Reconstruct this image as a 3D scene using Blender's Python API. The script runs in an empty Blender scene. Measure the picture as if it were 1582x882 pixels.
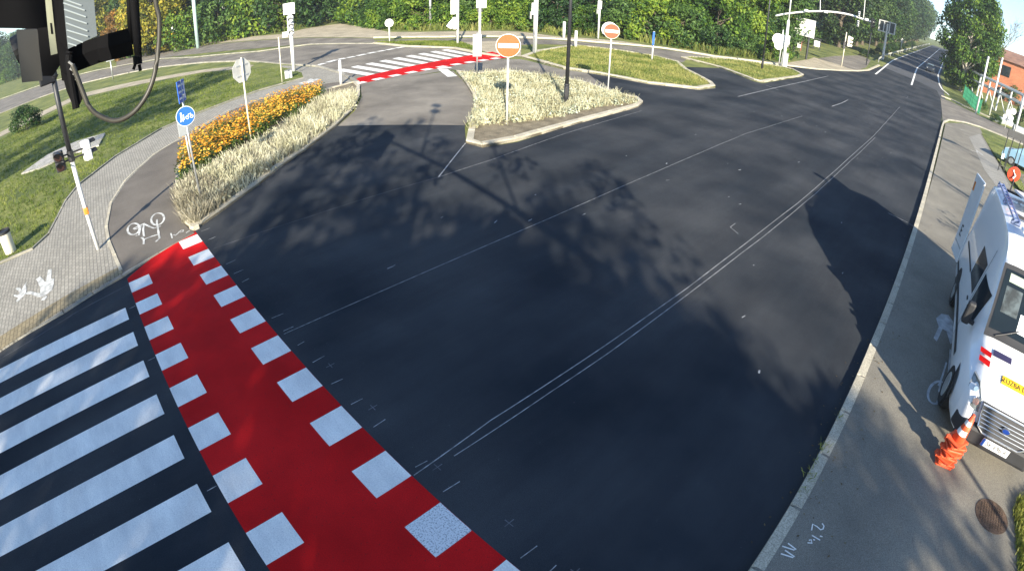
import bpy, bmesh, math, random
import numpy as np
from mathutils import Vector, Matrix, geometry
R_ = math.radians
# ------------------------------------------------------------------ camera, sky, sun, exposure
sc = bpy.context.scene
cd = bpy.data.cameras.new('camera'); cam = bpy.data.objects.new('camera', cd)
sc.collection.objects.link(cam); sc.camera = cam
cd.type = 'PANO'; cd.sensor_fit = 'HORIZONTAL'; cd.sensor_width = 36.0; cd.sensor_height = 20.04
cd.clip_start = 0.02; cd.clip_end = 3000
t_ = cd if hasattr(cd, 'fisheye_polynomial_k0') else cd.cycles
try: t_.panorama_type = 'FISHEYE_LENS_POLYNOMIAL'
except Exception: cd.cycles.panorama_type = 'FISHEYE_LENS_POLYNOMIAL'
for k, v in (('k0', 0.0), ('k1', -5.30086223e-02), ('k2', 1.02791554e-04), ('k3', -2.57718694e-05), ('k4', 9.06798270e-07)):
    setattr(t_, 'fisheye_polynomial_' + k, v)
t_.fisheye_fov = R_(179)
M = Matrix(((0.697783, -0.397473, 0.595914, 0), (0.716024, 0.363588, -0.595914, 0), (0.020193, 0.842507, 0.538306, 4.8808), (0, 0, 0, 1)))
cam.matrix_world = M

SUN_EL = R_(23.5); SH = Vector((-0.743, 0.669, 0))
wd = bpy.data.worlds.new('World'); sc.world = wd; wd.use_nodes = True
nt = wd.node_tree; bg = nt.nodes['Background']
sky = nt.nodes.new('ShaderNodeTexSky'); sky.sky_type = 'NISHITA'; sky.sun_disc = False
sky.sun_elevation = SUN_EL; sky.sun_rotation = math.atan2(0.743, -0.669)
sky.air_density = 1.0; sky.dust_density = 0.3; sky.ozone_density = 2.0
tint = nt.nodes.new('ShaderNodeMixRGB'); tint.blend_type = 'MULTIPLY'; tint.inputs[0].default_value = 1; tint.inputs[2].default_value = (0.86, 0.94, 1.04, 1)
nt.links.new(sky.outputs[0], tint.inputs[1]); nt.links.new(tint.outputs[0], bg.inputs[0]); bg.inputs[1].default_value = 0.10
sd = bpy.data.lights.new('sun', 'SUN'); sd.energy = 5.0; sd.angle = R_(0.55); sd.color = (1.0, 0.91, 0.75)
so = bpy.data.objects.new('sun', sd); sc.collection.objects.link(so)
ld = Vector((SH.x * math.cos(SUN_EL), SH.y * math.cos(SUN_EL), -math.sin(SUN_EL)))
so.rotation_euler = ld.to_track_quat('-Z', 'Y').to_euler(); so.location = (20, -20, 30)
sc.view_settings.view_transform = 'Standard'; sc.view_settings.look = 'None'
sc.view_settings.exposure = 1.45; sc.view_settings.gamma = 1.0
sc.cycles.max_bounces = 5; sc.cycles.diffuse_bounces = 3; sc.cycles.transparent_max_bounces = 8
sc.cycles.use_denoising = True

# ------------------------------------------------------------------ helpers
C = sc.collection
rnd = random.Random(7)
def hz(y):
    if y <= 0: return 0.0
    t = y - 66.0
    return 0.046 * (0.5 * (t + math.sqrt(t * t + 100))) - 0.046 * (0.5 * (-66 + math.sqrt(66 * 66 + 100)))

def nodes(name):
    m = bpy.data.materials.new(name); m.use_nodes = True
    n = m.node_tree
    return m, n, n.nodes['Principled BSDF']
def rgb(c, k=1.0): return (min(c[0]*k,1), min(c[1]*k,1), min(c[2]*k,1), 1)
def mat(name, col, rough=0.7, var=0.15, scale=3.0, fine=0, bump=0.0, bscale=40, metal=0.0, col2=None, spec=0.5, coat=0.0, contrast=(0.35, 0.65), fk=(.62, 1.45)):
    """principled with a soft world-space noise mottling between two tones, optional fine speckle and bump"""
    m, n, b = nodes(name); L = n.links
    b.inputs['Roughness'].default_value = rough; b.inputs['Metallic'].default_value = metal
    b.inputs['Specular IOR Level'].default_value = spec; b.inputs['Coat Weight'].default_value = coat
    tc = n.nodes.new('ShaderNodeTexCoord')
    g = n.nodes.new('ShaderNodeNewGeometry')
    tex = n.nodes.new('ShaderNodeTexNoise'); tex.inputs['Scale'].default_value = scale; tex.inputs['Detail'].default_value = 6
    L.new(g.outputs['Position'], tex.inputs['Vector'])
    r = n.nodes.new('ShaderNodeValToRGB'); r.color_ramp.elements[0].position = contrast[0]; r.color_ramp.elements[1].position = contrast[1]
    r.color_ramp.elements[0].color = rgb(col, 1 - var); r.color_ramp.elements[1].color = rgb(col2) if col2 else rgb(col, 1 + var)
    L.new(tex.outputs[0], r.inputs[0]); out = r.outputs[0]
    if fine:
        t2 = n.nodes.new('ShaderNodeTexNoise'); t2.inputs['Scale'].default_value = fine; t2.inputs['Detail'].default_value = 3
        L.new(g.outputs['Position'], t2.inputs['Vector'])
        r2 = n.nodes.new('ShaderNodeValToRGB'); r2.color_ramp.elements[0].position = .3; r2.color_ramp.elements[1].position = .75
        r2.color_ramp.elements[0].color = (fk[0],) * 3 + (1,); r2.color_ramp.elements[1].color = (fk[1],) * 3 + (1,)
        L.new(t2.outputs[0], r2.inputs[0])
        mx = n.nodes.new('ShaderNodeMixRGB'); mx.blend_type = 'MULTIPLY'; mx.inputs[0].default_value = 1
        L.new(out, mx.inputs[1]); L.new(r2.outputs[0], mx.inputs[2]); out = mx.outputs[0]
    L.new(out, b.inputs['Base Color'])
    if bump:
        t3 = n.nodes.new('ShaderNodeTexNoise'); t3.inputs['Scale'].default_value = bscale; t3.inputs['Detail'].default_value = 4
        L.new(g.outputs['Position'], t3.inputs['Vector'])
        bp = n.nodes.new('ShaderNodeBump'); bp.inputs['Strength'].default_value = bump; bp.inputs['Distance'].default_value = 0.03
        L.new(t3.outputs[0], bp.inputs['Height']); L.new(bp.outputs[0], b.inputs['Normal'])
    return m

def leafmat(name, c1, c2, c3, trans=0.35, scale=0.9):
    m, n, b = nodes(name); L = n.links
    g = n.nodes.new('ShaderNodeNewGeometry'); oi = n.nodes.new('ShaderNodeObjectInfo')
    t = n.nodes.new('ShaderNodeTexNoise'); t.inputs['Scale'].default_value = scale; t.inputs['Detail'].default_value = 5
    L.new(g.outputs['Position'], t.inputs['Vector'])
    a = n.nodes.new('ShaderNodeMath'); a.operation = 'MULTIPLY_ADD'; a.inputs[1].default_value = 0.25; a.inputs[2].default_value = -0.12
    L.new(oi.outputs['Random'], a.inputs[0])
    a3 = n.nodes.new('ShaderNodeMath'); a3.operation = 'MULTIPLY_ADD'; a3.inputs[1].default_value = 0.30; a3.inputs[2].default_value = -0.15
    L.new(g.outputs['Random Per Island'], a3.inputs[0])
    a2 = n.nodes.new('ShaderNodeMath'); L.new(a.outputs[0], a2.inputs[0]); L.new(t.outputs[0], a2.inputs[1])
    a4 = n.nodes.new('ShaderNodeMath'); L.new(a2.outputs[0], a4.inputs[0]); L.new(a3.outputs[0], a4.inputs[1])
    r = n.nodes.new('ShaderNodeValToRGB'); e = r.color_ramp.elements
    e[0].position = .3; e[0].color = rgb(c1); e[1].position = .72; e[1].color = rgb(c3)
    k = e.new(.52); k.color = rgb(c2)
    L.new(a4.outputs[0], r.inputs[0]); L.new(r.outputs[0], b.inputs['Base Color'])
    b.inputs['Roughness'].default_value = .55; b.inputs['Specular IOR Level'].default_value = .3
    tr = n.nodes.new('ShaderNodeBsdfTranslucent'); L.new(r.outputs[0], tr.inputs[0])
    mx = n.nodes.new('ShaderNodeMixShader'); mx.inputs[0].default_value = trans
    L.new(b.outputs[0], mx.inputs[1]); L.new(tr.outputs[0], mx.inputs[2])
    L.new(mx.outputs[0], n.nodes['Material Output'].inputs['Surface'])
    return m

def link(name, me, m, parent=None, smooth=False):
    o = bpy.data.objects.new(name, me); C.objects.link(o)
    if m is not None and not me.materials: me.materials.append(m)
    if parent: o.parent = parent
    if smooth:
        for p in me.polygons: p.use_smooth = True
    return o
EACH = {'clamp', 'visor', 'lens', 'detector_box', 'antenna', 'support', 'roof_bar', 'roof_bars', 'wiper', 'door_handle', 'reflector', 'cable_tie', 'rail_post', 'posts', 'cradle', 'lamp_head', 'trestle_post', 'frame_leg', 'disc_arrow', 'louvre', 'detector_arm', 'post_leg'}
def obj(name, bm, m, parent=None, smooth=False):
    if name in EACH:
        left = set(bm.verts); isl = []
        while left:
            st = [left.pop()]; grp = set(st)
            while st:
                v = st.pop()
                for e in v.link_edges:
                    w = e.other_vert(v)
                    if w in left: left.discard(w); grp.add(w); st.append(w)
            isl.append(grp)
        if len(isl) > 1:
            o = None
            for grp in isl:
                idx = {v: i for i, v in enumerate(grp)}
                me = bpy.data.meshes.new(name); me.from_pydata([v.co[:] for v in idx], [], [[idx[v] for v in f.verts] for f in bm.faces if f.verts[0] in grp])
                o = link(name, me, m, parent, smooth)
            bm.free(); return o
    me = bpy.data.meshes.new(name); bm.to_mesh(me); bm.free()
    return link(name, me, m, parent, smooth)
def tag(o, label=None, cat=None, group=None, kind=None):
    if label: o['label'] = label
    if cat: o['category'] = cat
    if group: o['group'] = group
    if kind: o['kind'] = kind
    return o
def thing(name, label, cat, loc=(0, 0, 0), rz=0, group=None):
    o = bpy.data.objects.new(name, None); C.objects.link(o); o.empty_display_size = .2
    o.location = loc; o.rotation_euler = (0, 0, rz)
    return tag(o, label, cat, group)
def structure(o): o['kind'] = 'structure'; return o
def copy_tree(o, parent=None):
    c = o.copy(); C.objects.link(c)
    if parent: c.parent = parent
    for ch in list(o.children): copy_tree(ch, c)
    return c

def box(bm, c, s, rot=None, bev=0.0):
    m = Matrix.Translation(c) @ (rot.to_4x4() if rot else Matrix()) @ Matrix.Diagonal((*s, 1))
    r = bmesh.ops.create_cube(bm, size=1, matrix=m)
    if bev:
        es = list({e for v in r['verts'] for e in v.link_edges})
        bmesh.ops.bevel(bm, geom=es, offset=bev, segments=2, affect='EDGES', profile=.5)
def cyl(bm, p0, p1, r0, r1=None, seg=12, caps=True):
    p0, p1 = Vector(p0), Vector(p1); d = p1 - p0; r1 = r0 if r1 is None else r1
    if d.length < 1e-6: return
    m = Matrix.Translation((p0 + p1) / 2) @ d.to_track_quat('Z', 'Y').to_matrix().to_4x4()
    bmesh.ops.create_cone(bm, cap_ends=caps, segments=seg, radius1=r0, radius2=r1, depth=d.length, matrix=m)
def tube(bm, pts, r, seg=8):
    pts = [Vector(p) for p in pts]; rings = []
    rs = r if isinstance(r, (list, tuple)) else [r] * len(pts)
    for i, p in enumerate(pts):
        d = (pts[min(i + 1, len(pts) - 1)] - pts[max(i - 1, 0)]).normalized()
        up = Vector((0, 0, 1)) if abs(d.z) < .95 else Vector((1, 0, 0))
        a = d.cross(up).normalized(); b = a.cross(d)
        rings.append([bm.verts.new(p + (a * math.cos(t) + b * math.sin(t)) * rs[i]) for t in [2 * math.pi * k / seg for k in range(seg)]])
    for A, B in zip(rings, rings[1:]):
        for k in range(seg): bm.faces.new((A[k], A[(k + 1) % seg], B[(k + 1) % seg], B[k]))
    bm.faces.new(rings[0][::-1]); bm.faces.new(rings[-1])
def sweep(pts, n=4):
    """catmull-rom resample"""
    P = [Vector(p) for p in pts]; out = []
    for i in range(len(P) - 1):
        p0 = P[max(i - 1, 0)]; p1 = P[i]; p2 = P[i + 1]; p3 = P[min(i + 2, len(P) - 1)]
        for k in range(n):
            t = k / n
            out.append(.5 * ((2 * p1) + (p2 - p0) * t + (2 * p0 - 5 * p1 + 4 * p2 - p3) * t * t + (3 * p1 - p0 - 3 * p2 + p3) * t ** 3))
    out.append(P[-1]); return out
def area2(p): return sum(p[i][0] * p[(i + 1) % len(p)][1] - p[(i + 1) % len(p)][0] * p[i][1] for i in range(len(p)))
def sheet_into(bm, poly, z, slope=True):
    if area2(poly) < 0: poly = poly[::-1]
    vs = [bm.verts.new((x, y, (hz(y) if slope else 0) + z)) for x, y in poly]
    for t in geometry.tessellate_polygon([[Vector((x, y, 0)) for x, y in poly]]):
        f = bm.faces.new([vs[i] for i in t])
        f.normal_update()
        if f.normal.z < 0: f.normal_flip()
def sheet(name, polys, z, m, kind='structure', label=None):
    bm = bmesh.new()
    for p in polys: sheet_into(bm, p, z)
    o = obj(name, bm, m); o['kind'] = kind
    if label: o['label'] = label
    return o
def slab(name, poly, z, m, z0=-.08):
    bm = bmesh.new(); 
    if area2(poly) < 0: poly = poly[::-1]
    sheet_into(bm, poly, z)
    lo = [bm.verts.new((x, y, hz(y) + z0)) for x, y in poly]; hi = [bm.verts.new((x, y, hz(y) + z)) for x, y in poly]
    for i in range(len(poly)): j = (i + 1) % len(poly); bm.faces.new((lo[i], lo[j], hi[j], hi[i]))
    return structure(obj(name, bm, m))
def resample(pts, step):
    P = [Vector((p[0], p[1])) for p in pts]; out = [P[0]]; 
    for a, b in zip(P, P[1:]):
        n = max(1, round((b - a).length / step))
        for k in range(1, n + 1): out.append(a.lerp(b, k / n))
    return out
def ribbon(bm, pts, w, z, off=0.0):
    P = [Vector((p[0], p[1])) for p in pts]
    if len(P) < 2: return
    L = []
    for i, p in enumerate(P):
        d = (P[min(i + 1, len(P) - 1)] - P[max(i - 1, 0)]).normalized(); nn = Vector((-d.y, d.x))
        a = p + nn * (off - w / 2); b = p + nn * (off + w / 2)
        L.append((bm.verts.new((a.x, a.y, hz(a.y) + z)), bm.verts.new((b.x, b.y, hz(b.y) + z))))
    for A, B in zip(L, L[1:]): 
        f = bm.faces.new((A[0], B[0], B[1], A[1])); f.normal_update()
        if f.normal.z < 0: f.normal_flip()
def kerb(name, pts, m, w=.15, z=.12, off=0.0, step=1.0, gap=.012, z0=-.1, close=False, label=None):
    """a row of kerb stones laid end to end"""
    bm = bmesh.new(); P = [Vector((p[0], p[1])) for p in pts]
    if close: P.append(P[0].copy())
    P = resample(P, step)
    N = []
    for i, p in enumerate(P):
        d = (P[min(i + 1, len(P) - 1)] - P[max(i - 1, 0)]).normalized(); N.append(Vector((-d.y, d.x)))
    for i in range(len(P) - 1):
        a, b = P[i], P[i + 1]; d = (b - a).normalized() * gap * .5
        q = [a + d + N[i] * (off - w / 2), b - d + N[i + 1] * (off - w / 2), b - d + N[i + 1] * (off + w / 2), a + d + N[i] * (off + w / 2)]
        cen = (a + b) / 2 + N[i] * off
        dz = rnd.uniform(-.004, .004)
        vs0 = [bm.verts.new((v.x, v.y, hz(v.y) + z0)) for v in q]
        vs1 = [bm.verts.new((v.x, v.y, hz(v.y) + z - .02 + dz)) for v in q]
        q2 = [v + (cen - v).normalized() * .018 for v in q]
        vs2 = [bm.verts.new((v.x, v.y, hz(v.y) + z + dz)) for v in q2]
        for A, B in ((vs0, vs1), (vs1, vs2)):
            for k in range(4): bm.faces.new((A[k], A[(k + 1) % 4], B[(k + 1) % 4], B[k]))
        bm.faces.new(vs2)
    bmesh.ops.recalc_face_normals(bm, faces=bm.faces)
    o = obj(name, bm, m); o['kind'] = 'structure'
    if label: o['label'] = label
    return o
def text_mesh(s, size, m, parent, name='lettering', mat4=None, extrude=.001):
    cu = bpy.data.curves.new('txt', 'FONT'); cu.body = s; cu.size = size; cu.align_x = 'CENTER'; cu.align_y = 'CENTER'; cu.extrude = extrude
    t = bpy.data.objects.new('txt', cu); C.objects.link(t)
    bpy.context.view_layer.update()
    me = bpy.data.meshes.new_from_object(t.evaluated_get(bpy.context.evaluated_depsgraph_get()))
    bpy.data.objects.remove(t); me.materials.clear()
    if mat4: me.transform(mat4)
    me.name = name
    return link(name, me, m, parent)
def inpoly(x, y, p):
    c = False; j = len(p) - 1
    for i in range(len(p)):
        if (p[i][1] > y) != (p[j][1] > y) and x < (p[j][0] - p[i][0]) * (y - p[i][1]) / (p[j][1] - p[i][1]) + p[i][0]: c = not c
        j = i
    return c
def rand_in(poly, n, r):
    xs = [p[0] for p in poly]; ys = [p[1] for p in poly]; out = []; k = 0
    while len(out) < n and k < n * 60:
        k += 1; x = r.uniform(min(xs), max(xs)); y = r.uniform(min(ys), max(ys))
        if inpoly(x, y, poly): out.append((x, y))
    return out
def face_cam(x, y): return math.atan2(-y, -x) + math.pi / 2   # rz that turns local -Y towards the camera position

# ------------------------------------------------------------------ materials
mNew = mat('asphalt_new', (.024, .030, .039), .85, .2, .35, fine=150, bump=.4, bscale=180, col2=(.052, .055, .060), spec=.10, fk=(.55, 1.6))
mOld = mat('asphalt_old', (.185, .166, .140), .9, .12, .5, fine=90, bump=.3, bscale=120, spec=.25)
mCyc = mat('asphalt_cycle_path', (.145, .128, .108), .9, .14, .9, fine=120, bump=.3, bscale=140, spec=.25)
mWalk = mat('asphalt_pavement', (.205, .188, .155), .92, .10, .8, fine=110, bump=.25, bscale=140, spec=.2)
mKerb = mat('concrete_kerb', (.42, .38, .29), .9, .16, 2.0, fine=60, bump=.3, bscale=60)
mKerbOld = mat('concrete_kerb_worn', (.26, .245, .205), .9, .22, 1.5, fine=60, bump=.3, bscale=60)
mSand = mat('sandy_ground', (.36, .31, .22), .95, .2, .6, fine=20, bump=.4, bscale=12)
mSoil = mat('bed_soil', (.17, .14, .09), .95, .3, 3, fine=30, bump=.6, bscale=30)
mGrass = mat('lawn', (.07, .12, .014), .95, .4, .45, fine=24, bump=.8, bscale=30, col2=(.21, .22, .05), contrast=(.3, .7))
mRed = mat('red_paint', (.56, .007, .008), .8, .16, .5, fine=70, bump=.12, bscale=150, col2=(.62, .011, .012), spec=.1, fk=(.8, 1.2))
mWhiteP = mat('white_road_paint', (.86, .84, .79), .6, .07, 1.2, fine=55, bump=.12, bscale=120, fk=(.86, 1.12))
mWhiteWorn = mat('white_road_paint_worn', (.74, .74, .74), .6, .55, 55, contrast=(.38, .5), col2=(.74, .74, .73))
mChalk = mat('chalk_line', (.32, .32, .32), .9, .45, 9)
mChalkF = mat('faint_chalk_line', (.12, .12, .13), .9, .5, 3)
mPole = mat('white_pole_paint', (.62, .62, .60), .45, .06, 2)
mGalv = mat('galvanised_steel', (.42, .43, .43), .45, .12, 5, metal=.6)
mGrey = mat('grey_sign_back', (.40, .42, .42), .5, .06, 3, metal=.3)
mBlack = mat('black_steel', (.022, .023, .026), .5, .1, 4)
mBlackP = mat('black_plastic', (.015, .015, .017), .55, .1, 4)
mGreyP = mat('grey_plastic', (.22, .22, .22), .6, .08, 4)
mWhite = mat('white_enamel', (.80, .80, .78), .35, .03, 4)
mSignR = mat('sign_red', (.62, .075, .03), .4, .05, 3)
mSignR2 = mat('faded_sign_red', (.56, .085, .015), .4, .05, 3)
mSignB = mat('sign_blue', (.02, .11, .50), .4, .05, 3)
mSignY = mat('sign_yellow', (.80, .48, .02), .4, .05, 3)
mOrange = mat('orange_plastic', (.72, .22, .03), .5, .05, 3)
mBark = mat('bark', (.10, .08, .055), .9, .3, 6, bump=.5, bscale=20)
mBarkL = mat('pale_bark', (.30, .28, .24), .9, .25, 6)
mConc = mat('concrete', (.36, .34, .31), .9, .15, 2, fine=30)
mBeige = mat('cream_paint', (.62, .58, .46), .5, .08, 3)

def streaks(m, scale, lo, hi):
    n = m.node_tree; L = n.links; b = n.nodes['Principled BSDF']; src = b.inputs['Base Color'].links[0].from_socket
    g = n.nodes.new('ShaderNodeNewGeometry'); mp = n.nodes.new('ShaderNodeMapping'); mp.inputs['Scale'].default_value = scale
    L.new(g.outputs['Position'], mp.inputs['Vector']); t = n.nodes.new('ShaderNodeTexNoise'); t.inputs['Scale'].default_value = 1; t.inputs['Detail'].default_value = 7; t.inputs['Roughness'].default_value = .65
    L.new(mp.outputs[0], t.inputs['Vector']); r = n.nodes.new('ShaderNodeValToRGB'); r.color_ramp.elements[0].position = .35; r.color_ramp.elements[1].position = .68
    r.color_ramp.elements[0].color = (lo, lo, lo, 1); r.color_ramp.elements[1].color = (hi, hi, hi * .98, 1); L.new(t.outputs[0], r.inputs[0])
    mx = n.nodes.new('ShaderNodeMixRGB'); mx.blend_type = 'MULTIPLY'; mx.inputs[0].default_value = 1; L.new(src, mx.inputs[1]); L.new(r.outputs[0], mx.inputs[2]); L.new(mx.outputs[0], b.inputs['Base Color'])
streaks(mNew, (1.1, .14, 1), .86, 1.20); streaks(mOld, (.5, .5, 1), .85, 1.2); streaks(mWhiteP, (1.1, 3.5, 1), .84, 1.06); streaks(mRed, (.9, .9, 1), .82, 1.12); streaks(mWalk, (.7, .7, 1), .85, 1.15)
def specks(m, scale, thr, col):
    """sparse bright grit"""
    n = m.node_tree; L = n.links; b = n.nodes['Principled BSDF']; src = b.inputs['Base Color'].links[0].from_socket
    g = n.nodes.new('ShaderNodeNewGeometry'); v = n.nodes.new('ShaderNodeTexVoronoi'); v.inputs['Scale'].default_value = scale; L.new(g.outputs['Position'], v.inputs['Vector'])
    c = n.nodes.new('ShaderNodeMath'); c.operation = 'LESS_THAN'; c.inputs[1].default_value = thr; L.new(v.outputs['Distance'], c.inputs[0])
    mx = n.nodes.new('ShaderNodeMixRGB'); L.new(c.outputs[0], mx.inputs[0]); L.new(src, mx.inputs[1]); mx.inputs[2].default_value = (*col, 1); L.new(mx.outputs[0], b.inputs['Base Color'])
specks(mNew, 6.3, .035, (.11, .11, .11)); specks(mRed, 14, .09, (.16, .02, .02)); specks(mWhiteP, 22, .10, (.42, .43, .44))

# paver material : small rectangular setts
def pavers(name, col, sx, ang=0.0):
    m, n, b = nodes(name); L = n.links
    g = n.nodes.new('ShaderNodeNewGeometry'); mp = n.nodes.new('ShaderNodeMapping'); mp.inputs['Rotation'].default_value = (0, 0, ang)
    L.new(g.outputs['Position'], mp.inputs['Vector'])
    br = n.nodes.new('ShaderNodeTexBrick'); L.new(mp.outputs[0], br.inputs['Vector'])
    br.inputs['Scale'].default_value = 1; br.inputs['Brick Width'].default_value = sx * 2; br.inputs['Row Height'].default_value = sx
    br.inputs['Mortar Size'].default_value = .009; br.inputs['Mortar Smooth'].default_value = .3; br.inputs['Bias'].default_value = -.1
    br.inputs['Color1'].default_value = rgb(col, .88); br.inputs['Color2'].default_value = rgb(col, 1.12); br.inputs['Mortar'].default_value = rgb(col, .42)
    t = n.nodes.new('ShaderNodeTexNoise'); t.inputs['Scale'].default_value = .8; t.inputs['Detail'].default_value = 6; L.new(g.outputs['Position'], t.inputs['Vector'])
    r = n.nodes.new('ShaderNodeValToRGB'); r.color_ramp.elements[0].color = (.75, .75, .75, 1); r.color_ramp.elements[1].color = (1.2, 1.2, 1.2, 1); L.new(t.outputs[0], r.inputs[0])
    mx = n.nodes.new('ShaderNodeMixRGB'); mx.blend_type = 'MULTIPLY'; mx.inputs[0].default_value = 1
    L.new(br.outputs[0], mx.inputs[1]); L.new(r.outputs[0], mx.inputs[2]); L.new(mx.outputs[0], b.inputs['Base Color'])
    b.inputs['Roughness'].default_value = .9
    bp = n.nodes.new('ShaderNodeBump'); bp.inputs['Strength'].default_value = .4; bp.inputs['Distance'].default_value = .01; bp.invert = True
    L.new(br.outputs[1], bp.inputs['Height']); L.new(bp.outputs[0], b.inputs['Normal'])
    return m
mPave = pavers('grey_pavers', (.30, .28, .235), .10, R_(1.3))
mPaveY = pavers('tactile_pavers', (.27, .22, .13), .10, R_(1.3))
mPaveL = pavers('light_pavers', (.27, .255, .22), .2, R_(20))

# ------------------------------------------------------------------ ground
def ground_mesh():
    bm = bmesh.new()
    xs = [-420, -300, -200, -120, -60, -30, -12, 0, 12, 40, 90, 200]
    ys = [-120, -60, -20, 0, 20, 40, 50, 56, 60, 64, 68, 72, 76, 84, 95, 110, 150, 200, 300, 420, 600]
    V = [[bm.verts.new((x, y, hz(y) - .012)) for x in xs] for y in ys]
    for j in range(len(ys) - 1):
        for i in range(len(xs) - 1): bm.faces.new((V[j][i], V[j][i + 1], V[j + 1][i + 1], V[j + 1][i]))
    return bm
structure(obj('ground', ground_mesh(), mGrass))

# old asphalt of the crossing street, the junction throat and the service road
old_main = [(-72.995, -18.449), (-73.325, -13.022), (-75.444, -7.768), (-75.07, -1.747), (-67.552, 4.568), (-62.221, 8.011), (-53.002, 11.422), (-44.949, 13.36), (-37.531, 13.778), (-32.876, 14.443), (-28.607, 13.833), (-25.11, 13.061), (-23.687, 12.711), (-20.887, 11.236), (-18.723, 9.648), (-17.089, 8.099), (-13.621, 11.193), (-14.421, 12.154), (-15.507, 13.234), (-17.476, 14.732), (-20.148, 16.452), (-22.48, 17.694), (-20.976, 17.987), (-20.983, 20.536), (-17.558, 21.37), (-13.634, 20.125), (-11.369, 19.553), (-10.277, 23.898), (-10.625, 32.803), (-11.729, 46.876), (-12.923, 54.547), (-14.831, 55.726), (-15.995, 50.28), (-19.358, 43.078), (-23.659, 41.328), (-27.591, 36.961), (-30.441, 35.08), (-32.716, 32.705), (-34.483, 32.112), (-38.362, 28.776), (-43.005, 24.78), (-39.208, 22.449), (-33.871, 22.969), (-30.513, 24.208), (-27.092, 23.45), (-25.087, 22.837), (-23.548, 23.866), (-24.618, 24.943), (-24.964, 24.993), (-26.205, 24.427), (-29.256, 25.319), (-31.905, 25.128), (-35.494, 23.463), (-41.092, 23.538), (-50.421, 21.685), (-63.685, 20.477), (-78.651, 17.218), (-83.028, 10.915), (-102.734, 1.076), (-107.787, -5.379), (-112.008, -11.0), (-113.823, -19.503), (-116.98, -28.667)]
side_polys = [
 [(-63.842, -18.769), (-73.325, -13.022), (-75.444, -7.768), (-75.07, -1.747), (-67.552, 4.568), (-62.221, 8.011), (-53.002, 11.422), (-44.949, 13.36), (-37.531, 13.778), (-32.876, 14.443), (-28.607, 13.833), (-25.11, 13.061), (-23.687, 12.711), (-23.228, 14.116), (-23.167, 18.237), (-24.395, 22.746), (-27.345, 23.668), (-30.667, 24.33), (-34.555, 22.839), (-39.752, 22.89), (-47.799, 20.54), (-51.091, 16.341), (-62.846, 12.05), (-75.594, 9.878), (-94.027, 0.913), (-102.903, -5.179), (-106.833, -10.541), (-108.612, -18.668), (-98.463, -28.06)],
 [(-23.687, 12.711), (-20.858, 11.253), (-18.649, 9.697), (-17.006, 8.057), (-13.557, 11.14), (-15.099, 12.886), (-17.437, 14.772), (-20.148, 16.452), (-22.818, 17.961), (-23.16, 15.662)],
 [(-23.167, 18.237), (-24.395, 22.746), (-23.548, 23.866), (-19.405, 23.017), (-17.223, 23.596), (-14.527, 24.079), (-12.408, 25.988), (-12.375, 28.019), (-10.83, 28.237), (-11.509, 19.251), (-13.218, 19.784), (-16.615, 21.255), (-18.343, 20.75), (-20.666, 20.229), (-20.826, 17.859)],
]
side_road = sheet('side_road', side_polys, .008, mOld)
far_road = sheet('service_road', [[(-42.471, 24.469), (-37.22, 27.917), (-33.868, 31.541), (-30.081, 34.67), (-27.268, 36.533), (-23.375, 40.842), (-19.358, 43.078), (-15.789, 49.659), (-12.749, 53.859), (-12.063, 45.857), (-14.099, 49.589), (-15.39, 48.459), (-18.216, 44.198), (-19.968, 39.318), (-18.434, 35.333), (-20.784, 35.235), (-23.977, 34.501), (-27.244, 33.525), (-28.772, 30.895), (-29.477, 27.465), (-31.083, 26.962), (-33.661, 26.513), (-40.943, 23.582)],
   [(-122.574, 5.913), (-100.887, 13.4), (-81.817, 17.932), (-66.987, 21.56), (-55.775, 24.021), (-44.116, 25.425), (-40.943, 23.582), (-49.075, 21.097), (-55.48, 17.783), (-65.897, 14.338), (-78.402, 10.27), (-88.035, 4.028)]], .006, mOld)

# new asphalt main road
KX0 = [(0.273, 2.517), (0.183, 3.37), (0.176, 8.475), (0.234, 14.131), (0.37, 28.104), (0.578, 44.708)]
CONN = [(-17.197, 33.03), (-16.109, 37.118), (-12.544, 34.842), (-11.982, 35.037), (-12.191, 46.532), (-12.749, 53.859), (-12.515, 65.666), (-10.849, 76.24), (-10.581, 89.217)]
new_poly = [(0.281, 2.391), (0.183, 3.37), (0.176, 8.475), (0.234, 14.131), (0.37, 28.104), (0.578, 44.708), (0.407, 59.681), (-0.138, 74.099), (-0.823, 81.276), (-5.875, 86.081), (-10.581, 89.217), (-10.777, 75.789), (-12.6, 66.078), (-13.654, 57.444), (-14.529, 54.649), (-15.394, 51.607), (-12.191, 46.532), (-11.925, 34.879), (-12.484, 34.685), (-16.109, 37.118), (-17.197, 33.03), (-16.162, 31.743), (-13.073, 29.057), (-12.261, 27.863), (-12.361, 25.894), (-14.421, 23.909), (-17.157, 23.508), (-18.071, 23.366), (-13.388, 20.029), (-12.279, 20.046), (-11.648, 18.706), (-11.04, 11.143), (-11.317, 9.952), (-11.989, 9.895), (-13.589, 11.167), (-17.153, 8.104), (-15.25, 6.003), (-14.366, 4.76), (-13.566, 3.851), (-12.579, 2.402), (-12.069, 1.558), (-11.149, -0.465), (-10.371, -3.617), (-9.324, -6.825), (-3.933, -5.848), (-0.044, -0.45)]
sheet('main_road', [new_poly], .012, mNew)
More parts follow.
